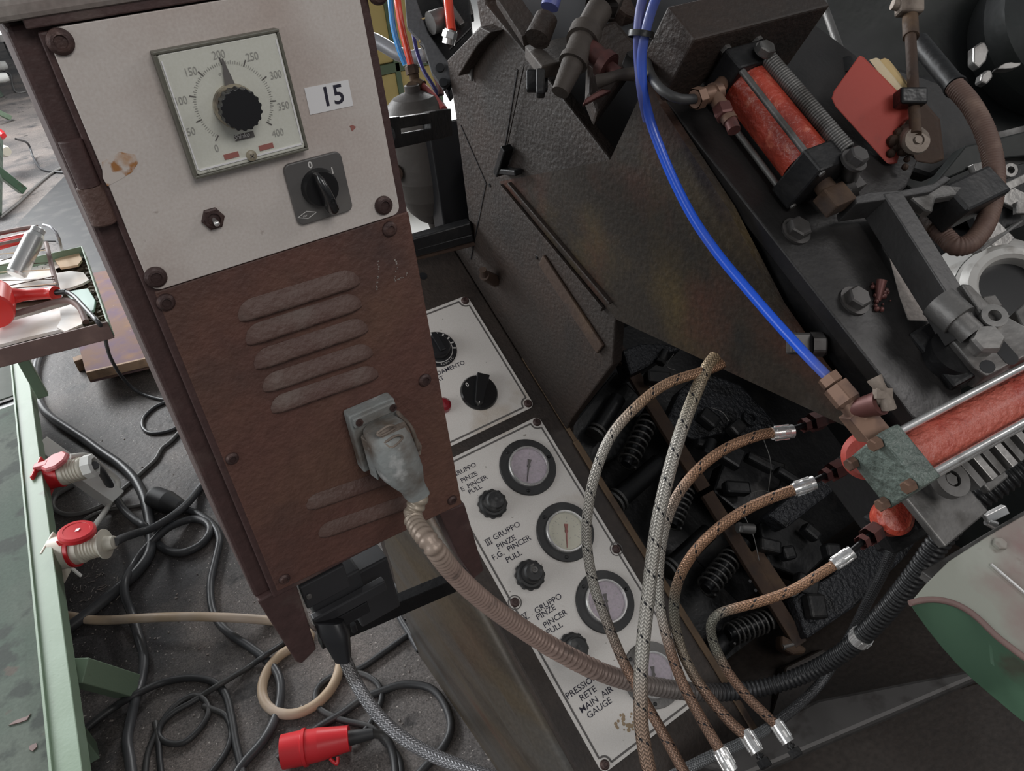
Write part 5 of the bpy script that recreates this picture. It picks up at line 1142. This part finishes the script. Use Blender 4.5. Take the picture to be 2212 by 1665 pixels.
gr_.part('bar', MB().bar(at(2000, 1250, .90), at(2260, 1095, .98), .016, .014), M['dullsteel'], bev=.002)
gr_.part('bright_clip', MB().box(at(2150, 1110, .97), (.03, .012, .01), ((RIGHT - DOWN * .5).normalized(), (DOWN + RIGHT * .5).normalized(), FWD)).cyl(at(2132, 1125, .97), at(2150, 1135, .97), .006), M['chrome'], bev=.001)

# ------------------------------------------------------------------ green bench on the left with power sockets
gb = Thing('green_bench', 'low pale green steel bench with a worn top and splayed feet at the left edge', 'bench', (-.6, 2.0, 0))
ZB = .30; ye0, ye1 = .85, 3.25; 
def ex(y): return -.372 + .026 * (y - 1.149)         # right edge of the rim
def slab(x0o, x1o, y0, y1, z0, z1):
    p = [V((ex(y0) + x0o, y0, z1)), V((ex(y0) + x1o, y0, z1)), V((ex(y1) + x1o, y1, z1)), V((ex(y1) + x0o, y1, z1))]
    return MB().prism(p, (0, 0, z0 - z1))
gb.part('rim', slab(-.050, 0, ye0, ye1, .245, .297), M['green'], bev=.002)
gb.part('rim_upstand', slab(-.054, -.048, ye0, ye1, .245, .306), M['green'], bev=.001)
gb.part('top_sheet', slab(-1.0, -.054, ye0, 2.80, .270, .276), M['greentop'])
gb.part('rear_sheet', slab(-1.0, -.054, 2.86, 3.6, .276, .282), M['greysheet'])
gb.part('gap_bar', slab(-1.0, -.054, 2.80, 2.86, .262, .268), M['black'])
for (a, b) in (((160, 1448), (276, 1482)), ((84, 962), (252, 1080))):
    A = PZ(*a, .235); B = PZ(*b, .03)
    gb.part('foot', MB().bar(A, B, .055, .055), M['green'] if a[1] > 1000 else M['pvcbrightwhite'], bev=.002)
gb.part('leg', MB().box((-.44, 2.75, .13), (.05, .05, .26)), M['green'], bev=.002)
gb.part('leg', MB().box((-.44, 1.45, .13), (.05, .05, .26)), M['green'], bev=.002)
for fl_ in (((18, 1566), (32, 1556), (60, 1546), (66, 1540), (58, 1554), (42, 1560)), ((64, 1610), (78, 1604), (80, 1612), (70, 1622), (62, 1618))):
    gb.part('paint_chip', MB().prism([PZ(*q, .2785) for q in fl_], (0, 0, -.002)), M['rustrim'])
# sockets with plugs
def socket(name_lbl, plug_lbl, base_px, tip_px, zb_, zt_, first):
    A = PZ(*base_px, zb_); B = PZ(*tip_px, zt_); d = (B - A).normalized(); L = (B - A).length
    up = (ZA - d * ZA.dot(d)).normalized(); sd_ = d.cross(up)
    return A, B, d, up, sd_, L
def lid_disc(c, n, d, r, mt_r, t, nm='lid'):
    pass
# upper socket (red housing) and its ivory plug
A, B, d, up, sd_, L = socket(None, None, (94, 1034), (190, 1008), .26, .27, True)
s1 = Thing('power_socket', 'red power socket with a faded red lid, upper of the two on the bench edge', 'socket', A)
s1.part('housing', MB().lathe(A - d * .0, d, [(0, 0), (.055, 0), (.055, .006), (.047, .010), (.047, .058), (.050, .060), (.050, .070), (0, .070)], 32), M['pvcred'])
s1.part('flange', MB().box(A + d * .003, (.010, .125, .125), (d, up, sd_)), M['pvcred'], bev=.004)
lc_ = A + d * .075 + up * .062
s1.part('lid', MB().lathe(lc_ - up * .008, (up - d * .10).normalized(), [(0, 0), (.052, 0), (.052, .010), (.045, .016), (0, .016)], 8), M['pvcdust'], bev=.003)
s1.part('lid_arm', MB().box(A + d * .022 + up * .058, (.05, .02, .03), (d, up, sd_)), M['pvcdust'], bev=.003)
p1 = Thing('power_plug', 'ivory ribbed power plug pushed into the upper red socket', 'plug', A)
prof = [(0, .062), (.046, .062), (.046, .085)]
for k in range(5): prof += [(.045, .088 + .012 * k), (.0415, .090 + .012 * k), (.0415, .096 + .012 * k), (.0440, .098 + .012 * k)]
prof += [(.043, .150), (.040, .155), (.040, .162), (.033, .175), (.018, .182), (0, .182)]
p1.part('body', MB().lathe(A, d, prof, 28), M['pvcwhite'])
p1.part('shroud', MB().lathe(A, d, [(.046, .158), (.047, .160), (.046, .190), (.030, .196), (.030, .170)], 8), M['pvcbrightwhite'])
pe1 = A + d * .19 * .8
s1.o.scale = p1.o.scale = (.8, .8, .8)
# lower socket (ivory housing, red flap)
A, B, d, up, sd_, L = socket(None, None, (118, 1196), (220, 1176), .255, .265, False)
s2 = Thing('power_socket', 'ivory power socket with a round red lid, lower of two on the bench edge', 'socket', A)
s2.part('housing', MB().lathe(A, d, [(0, 0), (.056, 0), (.056, .06), (.050, .062), (.050, .075), (0, .075)], 32), M['pvcwhite'])
s2.part('flange', MB().box(A + d * .002 - up * .02, (.008, .15, .10), (d, up, sd_)), M['pvcwhite'], bev=.003)
s2.part('collar', MB().ring(A, d, .050, .0575, .064, .076, 32), M['pvcred'])
n_ = (up * .90 + d * .22 - sd_ * .1).normalized()
lc_ = A + d * .115 + up * .075
s2.part('lid', MB().lathe(lc_ - n_ * .014, n_, [(0, 0), (.054, 0), (.057, .004), (.057, .016), (.050, .022), (.040, .022), (.039, .0205), (0, .0205)], 36), M['pvcred'], bev=.001)
s2.part('lid_label', MB().box(lc_ + n_ * .0068, (.020, .016, .0006), (d, n_.cross(d), n_)), M['white'])
s2.part('hinge_arm', MB().box(A + d * .062 + up * .058, (.022, .026, .05), (d, up, sd_)), M['pvcred'], bev=.002)
s2.part('support_wire', MB().bar(A + d * .0 - sd_ * .0 - up * .0, A + d * .03 - up * .12, .010, .006), M['pvcbrightwhite'])
p2 = Thing('power_plug', 'ivory ribbed power plug pushed into the lower socket under the round red lid', 'plug', A)
prof = [(0, .070), (.049, .070), (.049, .098), (.046, .100)]
for k in range(6): prof += [(.044 - .0012 * k, .102 + .010 * k), (.041 - .0012 * k, .104 + .010 * k), (.041 - .0012 * k, .109 + .010 * k), (.0435 - .0012 * k, .111 + .010 * k)]
prof += [(.036, .168), (.050, .170), (.050, .175), (.026, .178), (.022, .205), (.018, .207), (0, .207)]
p2.part('body', MB().lathe(A, d, prof, 28), M['pvcwhite'])
pe2 = A + d * .205 * .8
s2.o.scale = p2.o.scale = (.8, .8, .8)

# ------------------------------------------------------------------ tray with papers, rack, bottle and heat gun
ZT = .66
ty = Thing('parts_tray', 'green-edged tray with a rusty front rim on the left, holding papers and scraps', 'tray', (-.25, 2.6, ZT - .05))
def TZ(px, py, h=0): return PZ(px, py, ZT + h)
f0, f1, f2 = TZ(-60, 770), TZ(232, 696), TZ(176, 532)
f3 = f0 + (f2 - f1)
ty.part('bottom', MB().prism([f0 - ZA * .05, f1 - ZA * .05, f2 - ZA * .05, f3 - ZA * .05], (0, 0, -.004)), M['crumbs'])
ty.part('front_rim', MB().bar(f0 - ZA * .025, f1 - ZA * .025, .006, .055), M['rustrim'], bev=.001)
ty.part('side_rim', MB().bar(f1 - ZA * .025, f2 - ZA * .025, .005, .050), M['green'], bev=.001)
ty.part('back_rim', MB().bar(f2 - ZA * .025, f3 - ZA * .025, .005, .050), M['green'], bev=.001)
lg = f0.lerp(f1, .45)
ty.part('post', MB().box((-.30, 2.78, .45), (.035, .035, .34)), M['green'], bev=.002)
random.seed(17)
def sheet_(name, lbl, pts, h, mt, t=.002): return solo(name, MB().prism([TZ(*q, h) for q in pts], (0, 0, -t)), M[mt], lbl, 'paper', None)
sheet_('white_board', 'long white board lying along the front of the tray', [(-60, 716), (0, 700), (130, 664), (178, 700), (60, 728), (-60, 760)], -.036, 'paper', .01)
sheet_('paper_sheet', 'white paper with dark scribbles under the wire rack in the tray', [(-40, 560), (60, 560), (172, 540), (180, 556), (120, 580), (135, 640), (-40, 660)], -.034, 'paper')
sheet_('torn_paper', 'crumpled torn white paper at the right of the tray', [(120, 590), (150, 585), (180, 588), (192, 604), (178, 612), (150, 622), (128, 625)], -.030, 'paper', .008)
sheet_('ragged_paper', 'ragged white paper scrap behind the bent tube in the tray', [(128, 665), (160, 655), (182, 680), (176, 700), (140, 716), (122, 706), (132, 690)], -.026, 'paper', .006)
sheet_('kraft_scrap', 'folded brown paper scrap in the back corner of the tray', [(118, 560), (170, 545), (177, 560), (168, 572), (130, 578)], -.022, 'cardboard', .008)
solo('mint_cloth', MB().prism([TZ(*q, -.028) for q in ((140, 630), (190, 622), (206, 648), (203, 668), (188, 678), (165, 660))], (0, 0, -.01)), M['mint'], 'mint coloured cloth piece in the tray by the black cord', 'cloth', None, bev=.002)
cr = MB()
for i in range(110):
    t = random.random(); u = random.random(); p = f1.lerp(f2, t) + (f0 - f1).normalized() * (.012 + .06 * u * u) - ZA * (.046 - .004 * random.random()); r = random.uniform(.003, .011)
    a = random.random() * 6.28; cr.box(p, (r * 2, r, r * .7), (V((math.cos(a), math.sin(a), .1)).normalized(), V((-math.sin(a), math.cos(a), 0)), ZA))
solo('scraps', cr, M['crumbs'], 'dark brown leather scraps along the right side of the tray', 'scraps', None, kind='stuff')
# scribble on the paper
scb = MB()
for i in range(14):
    c = (72 + random.random() * 32, 566 + random.random() * 14); scb.bar(TZ(*c, -.0335), TZ(c[0] + random.uniform(-5, 8), c[1] + random.uniform(-4, 5), -.0335), .0016, .0006)
solo('pen_scribble', scb, M['navyink'], 'dark pen scribbles on the paper in the tray', 'writing')
# rack of rusty rods
rk = Thing('wire_rack', 'rusty wire rack with thin cross wires standing in the tray', 'rack', TZ(100, 600, -.046))
def RK(px, py, h): return TZ(px, py, h)
rk.part('side_rod', MB().cyl(RK(100, 525, .03), RK(130, 650, -.02), .0078), M['rustrim'])
rk.part('top_rail', MB().tube(spline([RK(-60, 520, .05), RK(0, 504, .05), RK(60, 492, .05), RK(80, 490, .05)], .02), .008), M['rustrim'])
rk.part('front_tube', MB().tube(spline([RK(-60, 700, .0), RK(0, 686, .0), RK(60, 670, .0), RK(120, 652, .0), RK(150, 650, .0), RK(172, 664, -.01), RK(186, 695, -.03)], .01), .0095, 12), M['rustrim'])
rk.part('lower_rail', MB().cyl(RK(-60, 540, .04), RK(55, 515, .04), .006), M['rustrim'])
for k, (a, b) in enumerate((((-40, 552), (102, 540)), ((-30, 572), (100, 536)), ((-40, 575), (110, 567)), ((-40, 590), (112, 582)), ((-40, 607), (118, 603)), ((20, 617), (116, 597)), ((-40, 630), (122, 612)), ((0, 625), (124, 615)))):
    rk.part('cross_wire', MB().cyl(RK(*a, .012), RK(*b, .006), .0016, k=6), M['rustdark'] if k % 3 else M['cardboard'])
bo_ = Thing('steel_bottle', 'brushed aluminium bottle leaning on the wire rack', 'bottle', TZ(35, 600, -.04))
p0 = TZ(36, 590, -.0); p1 = TZ(84, 494, .10); d = (p1 - p0).normalized(); L = (p1 - p0).length
bo_.part('body', MB().lathe(p0, d, [(0, -.01), (.026, -.008), (.032, 0), (.032, L * .80), (.026, L * .88), (.021, L * .90), (0, L * .90)], 32), M['alu'])
bo_.part('cap', MB().lathe(p0, d, [(0, L * .895), (.0235, L * .895), (.0235, L * .985), (.0215, L), (.012, L), (.011, L * .99), (0, L * .99)], 32), M['alu'])
hgn = Thing('heat_gun', 'bright red hair-dryer style heat gun lying in the tray', 'heat gun', TZ(20, 640, -.04))
hb0 = TZ(-60, 640, .04); hb1 = TZ(26, 640, .04)
hgn.part('barrel', MB().lathe(TZ(-18, 676, .03), (TZ(-8, 610, .05) - TZ(-18, 676, .03)), [(0, 0), (.055, 0), (.060, .01), (.060, .10), (.05, .13), (0, .13)], 32), M['toolred'])
hgn.part('handle', MB().tube(spline([TZ(8, 642, .035), TZ(40, 638, .03), TZ(80, 635, .025), TZ(112, 633, .02), TZ(120, 633, .02)], .01), .022, 18, lambda t, s: .030 - .012 * min(1, t * 2.5) + (.004 if t > .86 else 0)), M['toolred'])
cord = [TZ(118, 632, .02), TZ(140, 630, .02), TZ(160, 640, .015), TZ(190, 672, .01), TZ(212, 696, .012), PZ(224, 715, .60), PZ(231, 748, .42), PZ(240, 775, .28), PZ(262, 812, .12), PZ(292, 842, .02), PZ(330, 858, .008), PZ(372, 866, .008), PZ(410, 870, .008)]
hgn.part('cord', MB().tube(spline(cord, .02), .0068, 8), M['cable'])
hgn.part('strain_relief', MB().cyl(TZ(116, 632, .02), TZ(142, 630, .02), .010, .008), M['black'])
rl = Thing('plastic_tub', 'red plastic piece half hidden behind the rack at the left edge', 'plastic piece', TZ(20, 520, .0))
rl.part('body', MB().box(TZ(28, 520, .02), (.12, .05, .03)), M['toolred'], bev=.008)
solo('grey_bent_tube', MB().tube(spline([TZ(94, 486, .10), TZ(112, 492, .10), TZ(126, 512, .07), TZ(134, 545, -.02)], .01), .0055, 10), M['pipe'], 'grey bent tube arching beside the aluminium bottle', 'tube')

# rusty board on the floor
bd = Thing('painted_board', 'worn rusty purple board lying on the floor behind the cabinet', 'board', (.0, 3.7, 0))
ZP = .10
bp4 = [PZ(196, 590, ZP), PZ(270, 574, ZP), PZ(360, 768, ZP), PZ(186, 808, ZP), PZ(168, 740, ZP)]
bd.part('board', MB().prism(bp4, (0, 0, -.045)), M['plywood'], bev=.004)
bd.part('front_edge', MB().bar(PZ(190, 812, ZP - .004), PZ(345, 775, ZP - .004), .014, .040), M['woodedge'], bev=.002)
for q in ((215, 770), (320, 745), (260, 620)): bd.part('batten', MB().box(PZ(*q, .028), (.20, .05, .056)), M['woodedge'], bev=.003)
solo('dark_mat', MB().prism([PZ(*q, .006) for q in ((40, 480), (170, 350), (230, 460), (270, 575), (200, 600), (120, 520), (60, 520))], (0, 0, -.006)), M['cabledark'], 'dark blue-black rubber mat on the floor beyond the tray', 'mat')

# ------------------------------------------------------------------ floor cables
def cable(name, lbl, px, r, mt, z=None, k=10, start=None, end=None, lift=None):
    pts = [PZ(q[0], q[1], (r if len(q) < 3 else q[2])) for q in px]
    if start is not None: pts = [start] + pts
    if end is not None: pts = pts + [end]
    return solo(name, MB().tube(spline(pts, .012), r, k), M[mt], lbl, 'cable', None)
cable('floor_cable', 'thick dark cable running from under the tray down the left of the floor', [(96, 742), (78, 790), (78, 840), (92, 880), (116, 905), (150, 928), (185, 951), (222, 978), (259, 1003), (290, 1034), (308, 1066), (316, 1092), (322, 1122), (327, 1160, .022), (322, 1198), (296, 1235), (262, 1266), (230, 1293), (190, 1325), (148, 1356)], .0165, 'cable')
cable('floor_cable', 'dark cable leaving the upper plug, looping once and wandering down to the bottom edge', [(219, 1019, .16), (243, 1058, .06), (264, 1096, .03), (290, 1122, .03), (312, 1136, .046), (330, 1161), (354, 1185), (391, 1194), (433, 1177), (454, 1148), (446, 1128), (415, 1121), (370, 1136, .03), (341, 1158, .03), (310, 1190, .018), (288, 1222), (270, 1256, .042), (271, 1290, .034), (285, 1327), (300, 1377), (311, 1422), (305, 1472), (294, 1507, .02), (282, 1558), (275, 1602), (281, 1643), (288, 1700)], .0125, 'cable', start=pe1)
cable('floor_cable', 'dark cable from the lower plug curving up to the cabinet edge', [(270, 1160, .16), (300, 1150, .08), (328, 1141, .06), (370, 1116, .05), (404, 1088, .03), (430, 1056), (454, 1024), (490, 965), (540, 900)], .0125, 'cable', start=pe2)
cn = Thing('rubber_connector', 'black rubber cable connector lying on the floor left of the cabinet', 'connector', PZ(360, 1085, 0))
a = PZ(330, 1073, .03); b = PZ(402, 1099, .022); d = (b - a).normalized(); L = (b - a).length
cn.part('body', MB().lathe(a, d, [(0, 0), (.034, 0), (.038, .01), (.038, L * .45), (.033, L * .6), (.024, L * .85), (.013, L), (0, L)], 24), M['cabledark'])
cable('floor_cable', 'dark cable from the rubber connector running down beside the cabinet to the bottom edge', [(410, 1103), (436, 1114), (462, 1135), (474, 1164), (467, 1203), (456, 1251), (455, 1290), (462, 1325), (481, 1355), (510, 1378), (538, 1396), (579, 1428), (603, 1463), (606, 1504), (596, 1548), (570, 1598), (525, 1650), (500, 1690)], .011, 'cable', start=b)
cable('thin_cable', 'thin pale cable from the rubber connector to the lower socket', [(320, 1081), (306, 1090), (275, 1095), (238, 1100), (205, 1110), (180, 1124)], .006, 'cablegrey', start=a + V((0, 0, -.015)))
cable('thin_cable', 'thin grey cable crossing the floor and looping under the bench', [(430, 880), (404, 913), (370, 952), (350, 968), (336, 992), (315, 1012), (291, 1034), (254, 1066), (232, 1085), (185, 1106), (143, 1111), (116, 1096), (122, 1071), (158, 1048)], .0075, 'cablegrey')
cable('thin_cable', 'thin dark loop of cord next to the cabinet edge, upper floor', [(420, 862), (385, 862), (340, 876), (312, 900), (308, 922), (325, 935), (360, 932), (390, 918), (420, 890)], .007, 'cable')
cable('white_cable', 'white cable looping behind the two red sockets', [(152, 986, .25), (190, 985, .22), (225, 1012, .12), (252, 1035, .05), (255, 1055, .03), (243, 1078, .02), (230, 1100, .04), (210, 1128, .12), (196, 1145, .2)], .009, 'whitecable')
cable('white_cable', 'short white cable hanging under the lower socket', [(155, 1208, .12), (150, 1220, .08), (140, 1230, .07), (131, 1236, .10), (130, 1215, .15)], .008, 'whitecable')
cable('beige_hose', 'beige hose crossing the floor and looping under the cabinet corner', [(120, 1328), (150, 1330), (190, 1338), (240, 1339), (290, 1336, .05), (350, 1333, .06), (420, 1332, .06), (500, 1334, .05), (580, 1340), (640, 1350), (670, 1372), (660, 1388), (630, 1400), (602, 1418), (578, 1448), (566, 1488), (576, 1522), (606, 1541), (644, 1540), (684, 1520), (716, 1486), (732, 1450), (735, 1420), (728, 1390)], .0125, 'beige', k=14)
cable('floor_cable', 'dark cable arching over the floor in front of the green foot', [(150, 1610), (187, 1573), (221, 1545), (253, 1523), (285, 1504, .03), (348, 1475), (411, 1464), (459, 1472), (487, 1500), (500, 1548), (509, 1602), (520, 1650), (530, 1700)], .0095, 'cabledark')
cable('thin_cable', 'thin dark cord coiled in a small loop near the bottom of the floor', [(660, 1358), (611, 1390), (575, 1414, .03), (538, 1440), (475, 1478, .022), (440, 1500), (410, 1519), (380, 1535), (352, 1560), (342, 1586), (361, 1604), (396, 1604), (430, 1576), (451, 1540), (443, 1512), (421, 1502), (389, 1516), (358, 1548), (335, 1589), (318, 1633), (312, 1700)], .0075, 'cabledark')
cable('thin_cable', 'thin dark cord running off the small coil to the bottom edge', [(335, 1560), (342, 1600), (345, 1640), (352, 1700)], .0075, 'cabledark')
cable('thin_cable', 'thin dark cord bowing round the right of the small coil', [(440, 1525), (460, 1532), (487, 1545), (500, 1580), (487, 1627), (440, 1690)], .0075, 'cabledark')
cable('floor_cable', 'dark cord looping beside the red plug and behind the braided cable', [(600, 1640), (650, 1600), (690, 1570), (740, 1540), (782, 1510), (826, 1492), (874, 1478), (929, 1486), (960, 1520), (974, 1567), (959, 1611), (915, 1660), (880, 1700)], .0095, 'cabledark')
cable('thin_cable', 'thin cord winding under the beige loop to the red plug', [(880, 1372), (830, 1408), (774, 1445), (715, 1462), (684, 1492), (690, 1530), (740, 1555), (800, 1570), (830, 1600), (862, 1640), (868, 1700)], .008, 'cabledark')
cable('thin_cable', 'thin dark cord curving below the cabinet opening', [(760, 1452), (790, 1458), (818, 1480), (824, 1512), (800, 1562), (770, 1600)], .0075, 'cabledark')
cable('floor_cable', 'dark cord visible through the opening under the cabinet', [(800, 1262), (835, 1226), (870, 1200), (900, 1180)], .011, 'cable')
cable('floor_cable', 'second dark cord through the opening beside the machine bed', [(810, 1290), (850, 1258), (858, 1320), (885, 1370), (905, 1405)], .008, 'cable')
# red plug on the floor
rp_ = Thing('red_plug', 'bright red industrial plug lying on the dark floor at the bottom', 'plug', PZ(680, 1612, 0))
a = PZ(610, 1624, .042); b = PZ(755, 1594, .036); d = (b - a).normalized(); L = (b - a).length
rp_.part('body', MB().lathe(a, d, [(0, .02), (.030, .02), (.030, 0), (.037, 0), (.038, L * .30), (.041, L * .31), (.041, L * .36), (.037, L * .37), (.036, L * .55), (.030, L * .85), (.0275, L * .99), (.0295, L), (.012, L), (0, L)], 32), M['pvcred'])
rp_.part('clip', MB().tube(spline([a + d * L * .60 + V((0, -.036, -.010)), a + d * L * .66 + V((0, -.048, -.02)), a + d * L * .72 + V((0, -.034, -.012))], .004), .004, 8), M['pvcred'])
rp_.part('strain_relief', MB().cyl(b, b + d * .055, .017, .012), M['cabledark'])
solo('floor_cable_tail', MB().tube(spline([b + d * .05, PZ(830, 1590, .016), PZ(850, 1630, .01), PZ(858, 1700, .01)], .01), .010, 10), M['cabledark'], 'dark cable leaving the red plug towards the bottom edge', 'cable')
# small litter on the floor
random.seed(33); lt_ = MB()
for i in range(260):
    px, py = random.uniform(120, 1000), random.uniform(900, 1660); p = PZ(px, py, 0); r = random.choice((.0012, .0016, .002, .003)); a = random.random() * 6.28
    lt_.box(p + ZA * r * .4, (r * random.uniform(1, 3), r * 1.2, r * .8), (V((math.cos(a), math.sin(a), 0)), V((-math.sin(a), math.cos(a), 0)), ZA))
for i in range(30):
    px, py = random.gauss(205, 35), random.gauss(1275, 22); p = PZ(px, py, .002); a = random.random() * 6.28; dd = V((math.cos(a), math.sin(a), 0))
    lt_.tube(spline([p - dd * .010, p + dd.cross(ZA) * random.uniform(-.006, .006), p + dd * .010], .005), .0012, 5)
solo('floor_litter', lt_, M['dusty'], 'small pale crumbs and wire offcuts scattered on the grimy floor', 'litter', None, kind='stuff')

# ------------------------------------------------------------------ far background on the left
fb_ = Thing('rear_bench', 'further pale green bench with a white table top far behind at the left edge', 'bench', (.0, 8.5, 0))
q0 = PZ(-60, 235, .0)
def FB(px, py, z): return PZ(px, py, z)
c = FB(-30, 60, .75)
fb_.part('table_top', MB().box((c.x - .4, c.y + .2, .76), (1.0, 1.0, .05)), M['paper'], bev=.005)
fb_.part('rear_box', MB().box((c.x - .10, c.y + .35, 1.0), (.36, .3, .42)), M['cardboard'], bev=.01)
fb_.part('steel_part', MB().lathe((c.x + .16, c.y - .2, .60), ZA, [(0, 0), (.13, 0), (.15, .08), (.10, .16), (0, .17)], 20), M['alu'])
for q in ((2, 210), (-40, 160)):
    p = FB(q[0], q[1], 0); fb_.part('leg', MB().bar(V((p.x, p.y, 0)), V((p.x - .18, p.y + .05, .74)), .07, .07), M['greentop'], bev=.003)
g2 = Thing('green_stand', 'dark green angled foot of a stand on the floor at the far left', 'stand', FB(10, 390, 0))
a = FB(-30, 350, .30); b = FB(50, 412, .03)
g2.part('foot', MB().bar(a, b, .06, .06), M['greendark'], bev=.003)
g2.part('post', MB().bar(FB(-10, 460, .05), FB(-6, 300, .35), .06, .06), M['greentop'], bev=.003)
g2.part('upper_foot', MB().bar(FB(-30, 230, .2), FB(22, 255, .03), .05, .05), M['green'], bev=.003)
sk3 = Thing('far_plug_pair', 'red socket with ivory plug attached to the far green stand', 'socket', FB(10, 310, .1))
a = FB(-14, 292, .25); b = FB(34, 300, .24)
sk3.part('red_cap', MB().lathe(FB(-20, 288, .30), (b - a).normalized(), [(0, 0), (.06, 0), (.06, .08), (.045, .14), (.02, .20), (0, .20)], 20), M['pvcred'])
sk3.part('ivory_plug', MB().lathe(FB(-14, 322, .22), (b - a).normalized(), [(0, 0), (.055, 0), (.052, .08), (.045, .17), (.035, .20), (0, .20)], 20), M['pvcwhite'])
cable('far_cable', 'thin dark cord drooping from the far red plug to the cabinet', [(34, 300, .24), (60, 310, .12), (72, 340, .02), (90, 365), (130, 372), (175, 374)], .009, 'cable')
cable('far_cable', 'pale grey cord lying across the floor at the far left', [(0, 470), (40, 438), (80, 400), (115, 372), (150, 356), (180, 348)], .010, 'cablegrey')
cable('far_cable', 'thin dark cord hanging by the bright parts in the far corner', [(-5, 60, .6), (10, 95, .3), (24, 125, .1), (45, 142), (70, 148)], .009, 'cable')
cable('far_cable', 'thin grey cord loop below the far white pieces', [(0, 150), (22, 160), (28, 185), (40, 200), (85, 190)], .008, 'cablegrey')
for k, (px, py) in enumerate(((4, 142), (6, 168))):
    p = FB(px, py, .2); solo('white_fitting', MB().lathe(p, XA, [(0, -.08), (.05, -.08), (.06, .0), (.05, .06), (0, .07)], 16), M['pvcbrightwhite'], ['upper white fitting at the far left edge', 'lower white fitting at the far left edge'][k], 'fitting')
